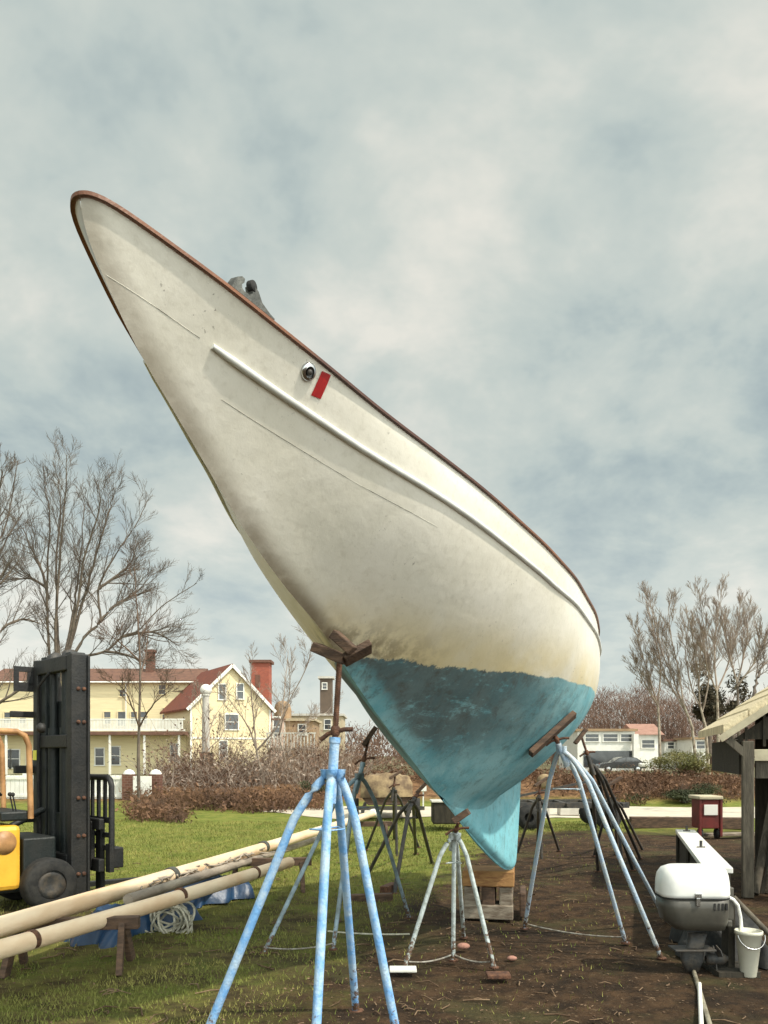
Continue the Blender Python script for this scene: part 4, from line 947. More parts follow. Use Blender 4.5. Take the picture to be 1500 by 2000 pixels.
def ptree(label, d, trunk, limbs, m_t, m_b, group, twl=2.0, r_t=.2, twigs=11, seed=1, lv=2, rl=(.09, .018), minr=.007, spread=(20, 50)):
    random.seed(seed)
    base = P(*trunk[0], d); base.z = terrain(base.x, base.y)
    t = thing('bare_tree', label, 'tree', base, group)
    tm = MB(); tp = [base] + [P(*q, d) for q in trunk[1:]]
    tm.tube(tp, [r_t * (1 - .5 * i / (len(tp) - 1)) for i in range(len(tp))], 10); obj('trunk', tm, m_t, t)
    bm_ = MB()
    for lb in limbs:
        dd = random.uniform(-.9, .9); n = len(lb)
        limb(bm_, [P(*q, d + dd * i / max(1, n - 1) * 2) for i, q in enumerate(lb)], rl[0], rl[1], twigs, twl, lv, minr=minr, spread=spread)
    obj('branches', bm_, m_b, t, normals=False); return t
GB = 'bare winter trees around the yard'
ptree('large bare tree fanning out above the forklift mast', 28,
    [(112, 1560), (112, 1430), (118, 1330)],
    [[(112, 1345), (97, 1290), (92, 1140), (97, 1000), (86, 960)], [(114, 1330), (108, 1240), (118, 1080), (128, 960), (130, 888)], [(116, 1330), (112, 1220), (110, 1090), (118, 1000), (112, 930)],
     [(118, 1330), (150, 1190), (162, 1100), (190, 1010), (198, 965)], [(118, 1330), (160, 1180), (190, 1075), (212, 1000), (225, 958)],
     [(118, 1325), (165, 1245), (195, 1212), (193, 1145), (232, 1075), (262, 1030), (290, 975)], [(195, 1212), (228, 1180), (262, 1160), (300, 1120)],
     [(120, 1325), (150, 1288), (205, 1272), (240, 1243), (272, 1230), (315, 1185), (385, 1138)], [(118, 1325), (140, 1215), (150, 1150), (160, 1060), (165, 975)], [(193, 1150), (220, 1130), (250, 1105), (268, 1080)],
     [(95, 1170), (80, 1110), (60, 1070), (45, 1030)], [(94, 1150), (60, 1130), (20, 1135)], [(240, 1243), (300, 1235), (350, 1262)], [(205, 1272), (250, 1280), (290, 1300)]],
    M_bark_g, M_bark, GB, twl=1.5, r_t=.16, twigs=15, seed=4, rl=(.058, .010), minr=.0048)
ptree('bare tree cut off by the left picture edge', 26,
    [(-95, 1555), (-70, 1440), (-48, 1400)],
    [[(-48, 1405), (0, 1372), (60, 1330), (100, 1285)], [(-55, 1410), (-60, 1250), (-30, 1100), (10, 1030), (35, 900)], [(-55, 1400), (-40, 1200), (0, 1080), (45, 1000)], [(-50, 1400), (-10, 1250), (40, 1210), (80, 1220)], [(-40, 1150), (0, 1140), (40, 1090)], [(-30, 1100), (-10, 1000), (5, 920)]],
    M_bark_g, M_bark, GB, twl=1.5, r_t=.18, twigs=11, seed=9, rl=(.07, .011), minr=.0048)
ptree('slender sapling in front of the yellow house', 24, [(272, 1572), (270, 1480), (272, 1410), (274, 1300)],
    [[(274, 1300), (270, 1220), (265, 1150), (262, 1100)], [(272, 1420), (250, 1360), (225, 1330)], [(272, 1420), (300, 1375), (330, 1350)], [(273, 1320), (285, 1280), (290, 1230)], [(272, 1290), (240, 1260), (215, 1240)]],
    M_bark, M_twig, GB, twl=1.0, r_t=.055, twigs=7, seed=12, rl=(.03, .008), minr=.005)
ptree('forked pale sapling right of the gable', 30, [(518, 1558), (508, 1500), (500, 1460)],
    [[(500, 1460), (485, 1420), (465, 1390), (440, 1355)], [(500, 1460), (495, 1400), (490, 1340), (492, 1300)], [(502, 1465), (540, 1420), (565, 1360), (562, 1280)]],
    M_birch, M_twig_l, GB, twl=1.2, r_t=.07, twigs=6, seed=13, rl=(.04, .008), minr=.006)
ptree('thin leaning sapling in front of the brush left of the tall blue stand', 31, [(575, 1560), (560, 1490), (545, 1440)],
    [[(545, 1440), (560, 1380), (600, 1300), (612, 1240)], [(545, 1440), (555, 1350), (563, 1270)], [(560, 1480), (590, 1420), (640, 1390)]],
    M_birch, M_twig_l, GB, twl=1.2, r_t=.05, twigs=6, seed=14, rl=(.03, .008), minr=.006)
ptree('bare sapling beside the pale lamp post', 32, [(392, 1555), (398, 1500), (402, 1450)], [[(402, 1450), (420, 1400), (455, 1350)], [(402, 1450), (396, 1390), (385, 1340)], [(400, 1470), (430, 1440), (450, 1400)]],
    M_birch, M_twig_l, GB, twl=1.0, r_t=.04, twigs=5, seed=15, rl=(.025, .007), minr=.006)
# birch clump at right
ptree('leftmost bare tree of the right-hand clump with thin trunk', 58, [(1290, 1478), (1287, 1410), (1285, 1375)],
    [[(1285, 1378), (1270, 1330), (1255, 1280), (1238, 1225)], [(1285, 1378), (1290, 1300), (1280, 1250), (1265, 1180)], [(1286, 1380), (1262, 1340), (1240, 1300)]],
    M_birch, M_twig_l, GB, twl=1.9, r_t=.12, twigs=20, seed=21, rl=(.065, .012), minr=.010, spread=(12, 36))
ptree('pale leaning birch in the right-hand clump', 55, [(1362, 1470), (1352, 1420), (1335, 1375)],
    [[(1335, 1378), (1318, 1335), (1292, 1270), (1275, 1200), (1262, 1165)], [(1335, 1378), (1325, 1310), (1310, 1240), (1305, 1185)], [(1345, 1400), (1322, 1360), (1300, 1320), (1280, 1290)]],
    M_birch, M_twig_l, GB, twl=2.0, r_t=.12, twigs=20, seed=22, rl=(.065, .012), minr=.010, spread=(12, 36))
ptree('tallest upright birch in the middle of the right-hand clump', 55, [(1385, 1470), (1378, 1420), (1368, 1380)],
    [[(1368, 1382), (1350, 1340), (1340, 1280), (1345, 1215)], [(1372, 1390), (1385, 1320), (1378, 1240), (1365, 1165)], [(1368, 1382), (1362, 1310), (1350, 1230)]],
    M_birch, M_twig_l, GB, twl=2.0, r_t=.12, twigs=20, seed=23, rl=(.065, .012), minr=.010, spread=(12, 36))
ptree('bare birch just left of the shed roof', 53, [(1404, 1470), (1402, 1400), (1400, 1340)],
    [[(1400, 1345), (1395, 1280), (1400, 1220), (1408, 1165)], [(1400, 1350), (1425, 1290), (1440, 1230), (1445, 1180)], [(1400, 1350), (1380, 1300), (1375, 1240)]],
    M_birch, M_twig_l, GB, twl=2.0, r_t=.12, twigs=20, seed=24, rl=(.065, .012), minr=.010, spread=(12, 36))
ptree('bare tree rising behind the shed roof', 50, [(1446, 1470), (1442, 1400), (1440, 1330)],
    [[(1440, 1335), (1425, 1280), (1412, 1220)], [(1440, 1335), (1455, 1270), (1462, 1210)], [(1440, 1340), (1475, 1290), (1490, 1250)]],
    M_bark, M_twig_l, GB, twl=1.9, r_t=.12, twigs=20, seed=25, rl=(.065, .012), minr=.010, spread=(14, 38))
# curved near branch over the shed at the frame edge
ptree('dark bare tree with curved limb at the right picture edge', 22, [(1560, 1540), (1540, 1450), (1470, 1375)],
    [[(1470, 1375), (1476, 1335), (1490, 1300), (1520, 1280)], [(1540, 1450), (1560, 1350), (1580, 1250)]], M_bark, M_bark, GB, twl=.9, r_t=.12, twigs=5, seed=26, rl=(.06, .012))
# evergreen: trunk and a crown of many needle sprays
def leafy(mb, c, rad, n, size, seed, squash=1.0, holes=.0, shell=.35):
    random.seed(seed); c = Vector(c)
    cl = [(Vector((random.gauss(0, .45), random.gauss(0, .45), random.gauss(0, .4))), random.uniform(.25, .5)) for _ in range(14)]
    for i in range(n):
        o_, r_ = random.choice(cl); d = Vector((random.gauss(0, 1), random.gauss(0, 1), random.gauss(0, 1))).normalized()
        p = o_ + d * r_ * random.uniform(shell, 1)
        p = c + Vector((p.x * rad[0], p.y * rad[1], p.z * rad[2]))
        a = Vector((random.gauss(0, 1), random.gauss(0, 1), random.gauss(0, 1))).normalized() * size * random.uniform(.5, 1.3); b = Vector((random.gauss(0, 1), random.gauss(0, 1), random.gauss(0, 1))).normalized() * size * random.uniform(.25, .6)
        mb.add([p - a * .5, p + b * .5, p + a * .5, p - b * .5], [(0, 1, 2, 3)])
M_ever = mat('dark_evergreen_needles', (.040, .034, .018), (.075, .055, .028), 1.2, .9)
M_olive = mat('olive_shrub_leaves', (.10, .105, .028), (.19, .17, .055), 1.5, .85)
M_dkgreen = mat('dark_green_leaves', (.030, .038, .014), (.06, .065, .022), 2, .85)
M_leafbr = mat('dry_brown_leaves', (.19, .10, .052), (.095, .052, .032), 1.0, .9)
M_leafbr2 = mat('reddish_brown_brush', (.12, .060, .038), (.30, .20, .13), .7, .9)
e = thing('evergreen_tree', 'dark rounded evergreen tree behind the birch clump', 'tree', P(1385, 1478, 75))
q = MB(); q.tube([P(1385, 1478, 75), P(1385, 1380, 75)], [.35, .15], 8); obj('trunk', q, M_bark, e)
q = MB(); leafy(q, P(1383, 1372, 75), (2.3, 2.0, 2.6), 2600, .42, 31); obj('crown', q, M_ever, e, normals=False)
e = thing('evergreen_tree', 'smaller dark evergreen at the right, partly behind the shed roof', 'tree', P(1432, 1478, 72))
q = MB(); q.tube([P(1432, 1478, 72), P(1432, 1400, 72)], [.3, .12], 8); obj('trunk', q, M_bark, e)
q = MB(); leafy(q, P(1430, 1385, 72), (1.9, 1.6, 1.9), 1500, .40, 32); obj('crown', q, M_ever, e, normals=False)

# shrubs and brush
def shrub(label, px0, px1, ytop, d, m, n, size, seed, name='shrub', zoff=0, tw=40):
    x0, x1 = P(px0, 1475, d).x, P(px1, 1475, d).x; zt = P(0, ytop, d).z; cx = (x0 + x1) / 2; g = terrain(cx, d)
    t = thing(name, label, 'shrub', (cx, d, g)); h = zt - g
    q = MB(); leafy(q, (cx, d, g + h * .52), ((x1 - x0) * .55, 1.1, h * .55), n, size, seed); obj('foliage', q, m, t, normals=False)
    q = MB(); random.seed(seed)
    for i in range(tw):
        a = Vector((cx + random.gauss(0, .03), d + random.gauss(0, .03), g)); grow(q, a, Vector((random.gauss(0, .9), random.gauss(0, .5), 1)), h * random.uniform(.5, 1.0), .014, 3, 4, .1)
    obj('stem', q, M_twig, t, normals=False)
shrub('olive green leafy shrub on the bank left of the shed', 1268, 1412, 1462, 29.5, M_olive, 9000, .075, 41)
shrub('low dark evergreen shrub at the foot of the bank beyond the red cart', 1255, 1420, 1530, 26.2, M_dkgreen, 6000, .08, 42)
shrub('dark green bush behind the left leg of the tall blue stand', 585, 660, 1520, 27.5, M_dkgreen, 3000, .08, 43)
shrub('russet shrub in front of the white sign by the gate pillars', 265, 345, 1560, 22, M_leafbr, 2500, .055, 44)
def brush(name, regs, m, seed, leaf=1.0):
    random.seed(seed); q = MB()
    for (px0, px1, ytop, d, n) in regs:
        for i in range(n):
            px = random.uniform(px0, px1); dd = d + random.uniform(-1.5, 1.5); b = P(px, 1475, dd); g = terrain(b.x, dd); h = max(.25, (P(px, ytop, dd).z - g)) * random.uniform(.45, 1.05) * (.5 + .7 * abs(sin(px * .023 + 2 * sin(px * .071))))
            a = Vector((b.x, dd, g)); dr = Vector((random.gauss(0, .5), random.gauss(0, .3), 1)).normalized(); pts = [a]
            for k in range(4): dr = (dr + Vector((random.gauss(0, .25), random.gauss(0, .2), random.gauss(-.08, .1)))).normalized(); pts.append(pts[-1] + dr * h / 3.6)
            q.tube(pts, [.010, .009, .007, .006, .004], 3, cap=False)
            for k in range(int(7 * leaf)):
                p = pts[random.randint(1, 4)] + Vector((random.gauss(0, .12), random.gauss(0, .12), random.gauss(0, .1))); s_ = random.uniform(.03, .085)
                u = Vector((random.gauss(0, 1), random.gauss(0, 1), random.gauss(0, 1))).normalized() * s_; v = Vector((random.gauss(0, 1), random.gauss(0, 1), random.gauss(0, 1))).normalized() * s_ * .55
                q.add([p - u, p + v, p + u, p - v], [(0, 1, 2, 3)])
                if k % 3 == 0: q.tube([p, p + Vector((random.gauss(0, .15), random.gauss(0, .15), random.gauss(.1, .12)))], [.005, .003], 3, cap=False)
    o = obj(name, q, m, None, normals=False); o['kind'] = 'stuff'; return o
b_ = brush('brown_brush', [(300, 700, 1462, 31, 640), (340, 480, 1405, 33, 190), (480, 690, 1435, 34, 260), (590, 720, 1420, 36, 170)], M_leafbr2, 51); b_['label'] = 'tangled brown winter brush along the bank below the yellow house'; b_['category'] = 'brush'
b_ = brush('pale_scrub', [(300, 720, 1450, 29.5, 300), (430, 640, 1400, 32, 220)], M_twig_l, 57, .5); b_['label'] = 'pale leafless stems standing up out of the brown brush'; b_['category'] = 'brush'
b_ = brush('russet_undergrowth', [(255, 360, 1575, 20.5, 200), (260, 640, 1540, 25.0, 620), (430, 560, 1560, 24, 130)], M_leafbr, 52); b_['label'] = 'low russet undergrowth along the edge of the grass'; b_['category'] = 'undergrowth'
b_ = brush('leafy_bank_brush', [(1040, 1290, 1515, 28.5, 420), (700, 1050, 1490, 30, 420), (1150, 1260, 1530, 27, 160), (1280, 1470, 1512, 28, 300)], M_leafbr, 53); b_['label'] = 'dry leaves and twigs on the bank behind the boat'; b_['category'] = 'brush'
# distant woods
random.seed(61); q = MB()
for i in range(330):
    px = random.uniform(1120, 1560); d = random.uniform(105, 125); b = P(px, 1475, d); zt = P(px, 1372 + random.gauss(0, 14) - 14 * sin((px - 1150) / 60), d).z
    p0 = Vector((b.x, d, 0)); q.tube([p0, Vector((b.x + random.gauss(0, .4), d, zt * .6))], [.14, .06], 3, cap=False)
    for k in range(85):
        z = zt * random.uniform(.2, 1.0); w = 1.9 * (1 - abs(z / zt - .55)); p = Vector((b.x + random.gauss(0, w * .6), d + random.gauss(0, .8), z)); v = Vector((random.gauss(0, .55), random.gauss(0, .3), random.uniform(.3, 1.1))) ; o_ = Vector((random.uniform(.015, .045), 0, 0)); q.add([p - o_, p + o_, p + v], [(0, 1, 2)])
M_woods = mat('brown_winter_woods', (.16, .092, .062), (.11, .065, .048), .25, .95)
o_ = obj('distant_woods', q, M_woods, None, normals=False); o_['kind'] = 'stuff'; o_['label'] = 'brown winter woods far off at the right'; o_['category'] = 'woods'
random.seed(62); q = MB()
for i in range(150):
    px = random.uniform(520, 1130); d = random.uniform(120, 135); b = P(px, 1475, d); zt = P(px, 1432 + random.gauss(0, 8), d).z
    for k in range(36):
        z = zt * random.uniform(.0, 1.0); p = Vector((b.x + random.gauss(0, 1.3), d + random.gauss(0, .8), z)); v = Vector((random.gauss(0, .5), 0, random.uniform(.4, 1.2))); o_ = Vector((random.uniform(.04, .12), 0, 0)); q.add([p - o_, p + o_, p + v], [(0, 1, 2)])
o_ = obj('distant_woods', q, M_woods, None, normals=False); o_['kind'] = 'stuff'; o_['label'] = 'low brown woods far off behind the beige buildings and the boat'; o_['category'] = 'woods'

# ------------------------------------------------------------------ houses
def window(parent, c, r_, n_, w, h, m_f=M_whitep, mull=True):
    c, r_, n_ = Vector(c), Vector(r_).normalized(), Vector(n_).normalized(); z = Vector((0, 0, 1)); ax = (r_, n_, z); q = MB(); t = .09
    q.box(c + z * (h / 2 + t / 2) + n_ * .04, (w + 2 * t, .1, t), axes=ax); q.box(c - z * (h / 2 + t / 2) + n_ * .05, (w + 2 * t + .08, .14, t), axes=ax)
    for s1 in (-1, 1): q.box(c + r_ * s1 * (w / 2 + t / 2) + n_ * .04, (t, .1, h), axes=ax)
    if mull: q.box(c + n_ * .05, (w, .05, .05), axes=ax)
    f_ = obj('window', q, m_f, parent); g = MB(); g.box(c + n_ * .012, (w, .02, h), axes=ax); obj('pane', g, M_glass, f_)
Z = Vector((0, 0, 1))
hs_ = thing('house', 'rambling cream yellow house with rust red gable roof and white balcony', 'house', (-20, 72, -.4))
r_ = Vector((.866, .5, 0)); bk_ = Vector((-.5, .866, 0)); fl0 = Vector((-16.2, 68.5, -.5)); WD = 7.16; LNG = 8.2; ez, pz = 5.75, 9.28
q = MB(); q.prism([fl0, fl0 + r_ * WD, fl0 + r_ * WD + Z * (ez + .5), fl0 + r_ * WD / 2 + Z * (pz + .42), fl0 + Z * (ez + .5)], bk_ * LNG); obj('gable_wall', q, M_yel_wall, hs_)
q = MB(); o1 = -r_ * .35 - Z * .33; th_ = Z * .16; f1 = -bk_ * .3
for sgn in (0, 1):
    e0 = fl0 + Z * (ez + .5 - .02) + (r_ * WD if sgn else Vector()) + (r_ * .35 if sgn else -r_ * .35) - Z * .36; pk = fl0 + r_ * WD / 2 + Z * (pz + .5)
    q.prism([e0 + f1, pk + f1 , pk + f1 + th_, e0 + f1 + th_], bk_ * (LNG + .5))
obj('gable_roof', q, M_redroof, hs_)
q = MB()
for sgn in (0, 1):
    e0 = fl0 + Z * (ez + .5 - .02) + (r_ * WD if sgn else Vector()) + (r_ * .37 if sgn else -r_ * .37) - Z * .36; pk = fl0 + r_ * WD / 2 + Z * (pz + .49)
    q.beam(e0 - bk_ * .34 + Z * .02, pk - bk_ * .34 + Z * .02, .06, .26)
obj('trim', q, M_whitep, hs_)
nf = -bk_
q = MB()
for u in (0.06, WD - .06): q.box(fl0 + r_ * u + nf * .03 + Z * (ez / 2 + .2), (.16, .06, ez + .3), axes=(r_, bk_, Z))
q.box(fl0 + r_ * WD / 2 + nf * .035 + Z * 3.55, (WD - .3, .05, .14), axes=(r_, bk_, Z)); obj('corner_board', q, M_whitep, hs_)
def gw(u, z, w, h): window(hs_, fl0 + r_ * u + Z * (z + .5) + nf * .0, r_, nf, w, h)
gw(2.75, 7.0, .55, 1.25); gw(4.35, 7.1, .55, 1.25); gw(2.85, 2.05, .6, 1.5)
gw(3.6, 4.45, 1.1, 1.25)
# glazed porch bay at the right corner
q = MB(); bb_ = fl0 + r_ * (WD - .1) + bk_ * .3; q.box(bb_ + r_ * .75 + bk_ * 1.2 + Z * 2.4, (1.5, 2.6, 5.6), axes=(r_, bk_, Z)); bo = obj('bay', q, mat('faded_pink_boards', (.50, .36, .28), (.40, .28, .22), 2, .8), hs_)
window(hs_, bb_ + r_ * .75 - bk_ * .1 + Z * 4.6, r_, nf, .6, 1.7); q = MB(); q.box(bb_ + r_ * .75 + bk_ * 1.2 + Z * 5.28, (1.7, 2.8, .16), axes=(r_, bk_, Z)); obj('bay_roof', q, M_brroof, bo)
# long wing
x0, x1, yf = -37.0, -17.6, 77.0
q = MB(); q.box(((x0 + x1) / 2, yf + 3.4, 4.1), (x1 - x0, 6.8, 9.0)); obj('wall', q, M_yel_wall2, hs_)
q = MB(); q.prism([(x0 - .3, yf - .4, 8.45), (x0 - .3, yf - .4, 8.62), (x0 - .3, yf + 3.4, 10.1), (x0 - .3, yf + 7.2, 8.62), (x0 - .3, yf + 7.2, 8.45)], (x1 - x0 + .6, 0, 0)); ro = obj('roof', q, M_brroof, hs_)
c = P(294, 1296, 79.5); q = MB(); q.box((c.x, c.y, c.z), (.75, .75, 2.4)); q.box((c.x, c.y, c.z + 1.2), (.95, .95, .25)); obj('chimney', q, M_brick_dk, ro)
for (px, py, w, h) in ((238, 1404, .7, 1.3), (262, 1402, .55, 1.1), (281, 1402, .6, 1.1), (317, 1347, .6, .85), (240, 1354, .55, .6), (210, 1402, .6, 1.1), (325, 1395, .7, 1.1), (45, 1402, .6, 1.0), (15, 1402, .6, 1.0)):
    c = P(px, py, yf); window(hs_, (c.x, yf, c.z), (1, 0, 0), (0, -1, 0), w, h, M_yel_wall2)
# ground floor block with balcony
x0, x1, yf = -34.5, -16.7, 69.2
q = MB(); q.box(((x0 + x1) / 2, yf + 4.2, 1.25), (x1 - x0, 7.6, 4.1)); obj('porch_wall', q, M_yel_wall2, hs_)
q = MB(); q.box(((x0 + x1) / 2, yf + 3.2, 3.42), (x1 - x0 + .6, 9.4, .28)); obj('porch_roof', q, M_brroof, hs_)
q = MB(); yb = yf - 1.3
q.box(((x0 + x1) / 2, yb, 4.58), (x1 - x0 + .4, .1, .1)); q.box(((x0 + x1) / 2, yb, 3.68), (x1 - x0 + .4, .1, .12)); q.box(((x0 + x1) / 2, yb + .1, 3.45), (x1 - x0 + .5, .1, .26))
n = 150
for i in range(n): q.box((x0 + (x1 - x0) * i / (n - 1), yb, 4.13), (.075, .05, .8))
obj('balcony_rail', q, M_whitep, hs_)
for i in range(7):
    q = MB(); q.box((x0 + .3 + (x1 - x0 - .6) * i / 6, yb + .05, 1.6), (.16, .16, 3.6)); obj('porch_post', q, M_whitep, hs_)
q = MB(); q.tube([(-37.2, 76.5, 8.42), (-17.4, 76.5, 8.42)], .09, 8); q.tube([(-24.2, 76.8, 8.4), (-24.2, 76.8, 3.6)], .06, 6); obj('gutter', q, M_whitep, hs_)
for (px, py, w, h) in ((226, 1476, .7, 1.5), (195, 1478, .7, 1.4), (12, 1482, .7, 1.5), (30, 1482, .7, 1.5), (342, 1470, .7, 1.4), (60, 1482, .6, 1.4)):
    c = P(px, py, yf + .4); window(hs_, (c.x, yf + .4, c.z), (1, 0, 0), (0, -1, 0), w, h, M_whitep)
# neighbour house at far left
h2 = thing('house', 'red roofed pale house at the far left edge behind the forklift', 'house', P(10, 1490, 92))
c0, c1 = P(-120, 1400, 92), P(76, 1400, 92)
q = MB(); q.box(((c0.x + c1.x) / 2, 95, 2.6), (c1.x - c0.x, 6, 6.4)); obj('wall', q, M_yel_wall2, h2)
q = MB(); q.prism([(c0.x - .3, 91.6, 5.7), (c0.x - .3, 95, 9.2), (c0.x - .3, 98.4, 5.7)], (c1.x - c0.x - 1.8, 0, 0)); obj('roof', q, M_redroof, h2)
q = MB(); q.box((c1.x - 1.1, 93.2, 7.2), (2.2, 3.4, 3.6)); obj('dormer', q, M_yel_wall2, h2)
for px in (-20, 20, 55): c = P(px, 1412, 91.9); window(h2, (c.x, 92, c.z), (1, 0, 0), (0, -1, 0), .8, 1.3)
# brick tower
bt = thing('brick_tower', 'tall square red brick stair tower rising behind the yellow house', 'tower', P(511, 1490, 86)); c = P(511, 1475, 86)
q = MB(); q.box((c.x, 86, 5.4), (1.85, 2.0, 11.6)); obj('shaft', q, M_brick, bt); q = MB(); q.box((c.x, 86, 11.35), (2.3, 2.4, .28)); obj('cap', q, M_brick_dk, bt)
q = MB(); q.box((c.x - .25, 84.98, 9.3), (.5, .06, 1.3)); q.box((c.x + .3, 84.98, 7.0), (.5, .06, 1.2)); obj('recess', q, M_brick_dk, bt)
# beige buildings
def block(label, px0, px1, ytop, d, m, roofm, wins, cat='building', depth=8, name='building'):
    a, b = P(px0, ytop, d), P(px1, ytop, d); t = thing(name, label, cat, ((a.x + b.x) / 2, d + depth / 2, 0))
    q = MB(); q.box(((a.x + b.x) / 2, d + depth / 2, a.z / 2 - .25), (b.x - a.x, depth, a.z + .5)); obj('wall', q, m, t)
    q = MB(); q.box(((a.x + b.x) / 2, d + depth / 2, a.z + .12), (b.x - a.x + .5, depth + .5, .25)); obj('roof', q, roofm, t)
    for (px, py, w, h) in wins: c = P(px, py, d); window(t, (c.x, d, c.z), (1, 0, 0), (0, -1, 0), w, h, M_whitep)
    return t
M_beige = mat('beige_stucco', (.50, .42, .29), (.42, .34, .22), 1, .85); M_tan = mat('tan_boards', (.36, .24, .14), (.28, .18, .1), 1, .85)
block('beige flat roofed building behind the brush, right of the brick tower', 545, 668, 1398, 96, M_beige, M_concrete, [(560, 1412, .7, 1.1), (585, 1415, .7, 1.1), (612, 1412, .7, 1.1), (640, 1415, .7, 1.1)])
block('tan boarded block behind the deck with small dark window', 530, 612, 1408, 84, M_tan, M_beige, [(548, 1425, .8, 1.2), (590, 1425, .7, 1.0)])
tk = thing('water_tank', 'brown round topped tank beside the brick tower', 'tank', P(552, 1490, 90)); c = P(552, 1475, 90)
q = MB(); q.lathe(Vector((c.x, 90, 0)), [(.95, 0), (.95, 6.6), (.8, 7.2), (.45, 7.5), (.001, 7.6)], 18); obj('shell', q, M_tan, tk)
block('dark narrow tower with pale lamp, left of the wooden pads', 625, 648, 1325, 100, mat('dark_brown_cladding', (.12, .085, .06), (.09, .065, .048), 1, .85), M_concrete, [(634, 1340, .5, .7)], 'tower', 2)
# deck with rail posts
dkk = thing('deck', 'raised wooden deck with grey upright rail posts below the brick tower', 'deck', P(570, 1490, 60))
a, b = P(522, 1460, 60), P(614, 1460, 60); q = MB(); q.box(((a.x + b.x) / 2, 61.2, 2.05), (b.x - a.x, 2.6, .2)); obj('platform', q, M_wood_gr, dkk)
q = MB()
for i in range(15): q.box((a.x + (b.x - a.x) * i / 14, 60, 2.66), (.10, .1, 1.05))
q.box(((a.x + b.x) / 2, 60, 3.22), (b.x - a.x + .2, .14, .1)); obj('railing', q, M_concrete, dkk)
for i in range(4):
    q = MB(); q.box((a.x + .1 + (b.x - a.x - .2) * i / 3, 60.4, .9), (.2, .2, 2.2)); obj('post', q, M_wood_gr, dkk)
# globe lamp, notice board, gate
lp = thing('street_lamp', 'white globe lamp on a thick pale post in front of the yellow gable', 'street lamp', P(402, 1548, 35)); c = P(402, 1475, 35)
q = MB(); zt = P(0, 1358, 35).z; q.tube([(c.x, 35, terrain(c.x, 35)), (c.x, 35, zt)], [.19, .15], 12); obj('post', q, M_concrete, lp)
q = MB(); q.ball((c.x, 35, zt + .22), .26); q.lathe(Vector((c.x, 35, zt - .03)), [(.17, 0), (.2, .03), (.14, .07)], 14); obj('globe', q, M_whitep, lp)
nb = thing('notice_board', 'small dark notice board on posts in the brush', 'sign', P(404, 1530, 34)); c = P(404, 1485, 34)
q = MB(); q.box((c.x, 34, c.z), (.56, .06, .66)); obj('board', q, M_dksign, nb)
q = MB(); q.box((c.x - .23, 33.96, c.z), (.1, .03, .6)); obj('red_strip', q, M_redcart, nb)
for s1 in (-1, 1):
    q = MB(); q.box((c.x + s1 * .22, 34.05, .75), (.06, .05, 1.6)); obj('post', q, M_wood_dk, nb)
for (px, lb) in ((252, 'brick gate pillar with white dome cap left of the white sign'), (304, 'brick gate pillar with white dome cap right of the white sign')):
    c = P(px, 1475, 27); t = thing('gate_pillar', lb, 'pillar', (c.x, 27, 0), 'gate pillars below the house'); zt = P(0, 1512, 27).z
    q = MB(); q.box((c.x, 27, zt / 2), (.36, .36, zt)); obj('shaft', q, M_brick_dk, t); q = MB(); q.lathe(Vector((c.x, 27, zt)), [(.20, 0), (.19, .04), (.13, .12), (.04, .16), (.001, .165)], 16); obj('cap', q, M_whitep, t)
c = P(278, 1475, 26.6); sg_ = thing('gate', 'white gate panel between the two brick pillars', 'gate', (c.x, 26.6, 0)); za, zb = P(0, 1516, 26.6).z, P(0, 1556, 26.6).z
q = MB(); q.box((c.x, 26.6, (za + zb) / 2), (.6, .05, za - zb), bev=.01); obj('panel', q, M_whitep, sg_)
for s1 in (-1, 1):
    q = MB(); q.box((c.x + s1 * .2, 26.66, zb / 2 + .1), (.05, .05, zb + .3)); obj('post', q, M_wood_dk, sg_)
fx0, fx1 = P(-150, 1475, 27).x, P(243, 1475, 27).x; ft = thing('fence', 'long white board fence running left from the gate pillars behind the forklift', 'fence', ((fx0 + fx1) / 2, 27, 0)); za, zb = P(0, 1514, 27).z, P(0, 1560, 27).z
q = MB()
for i in range(46): xx = fx0 + (fx1 - fx0) * (i + .5) / 46; q.box((xx, 27, (za + zb) / 2 + random.uniform(-.012, .012)), ((fx1 - fx0) / 46 - .012, .025, za - zb))
obj('boards', q, M_whitep, ft)
q = MB(); q.box(((fx0 + fx1) / 2, 26.97, za - .1), (fx1 - fx0, .03, .08)); q.box(((fx0 + fx1) / 2, 26.97, zb + .1), (fx1 - fx0, .03, .08)); obj('rail', q, M_whitep, ft)
for i in range(5):
    q = MB(); q.box((fx0 + (fx1 - fx0) * i / 4, 27.06, za / 2 + .03), (.1, .09, za + .06)); obj('post', q, M_whitep, ft)
# right: long white building and its pinkish neighbour
t = block('white single storey building with a row of dark windows behind the parked car', 1128, 1240, 1428, 84, M_whitep, M_tan, [(1156, 1441, 1.35, .72), (1192, 1441, 1.45, .72), (1223, 1441, 1.1, .72)], depth=9)
a, b = P(1140, 1470, 83.98), P(1236, 1492, 83.98); q = MB(); q.box(((a.x + b.x) / 2, 83.97, 1.2), (b.x - a.x, .06, 1.7)); obj('garage_opening', q, M_glass, t)
q = MB(); c = P(1241, 1475, 83.4)
q.box((c.x, 83.4, 1.75), (.5, .5, 4.0)); obj('pillar', q, M_whitep, t)
t2 = thing('house', 'low white house with pinkish brown roof right of the white building', 'house', P(1265, 1490, 86)); a, b = P(1244, 1432, 86), P(1290, 1432, 86)
q = MB(); q.box(((a.x + b.x) / 2, 89, 1.9), (b.x - a.x, 6, 4.0)); obj('wall', q, M_whitep, t2)
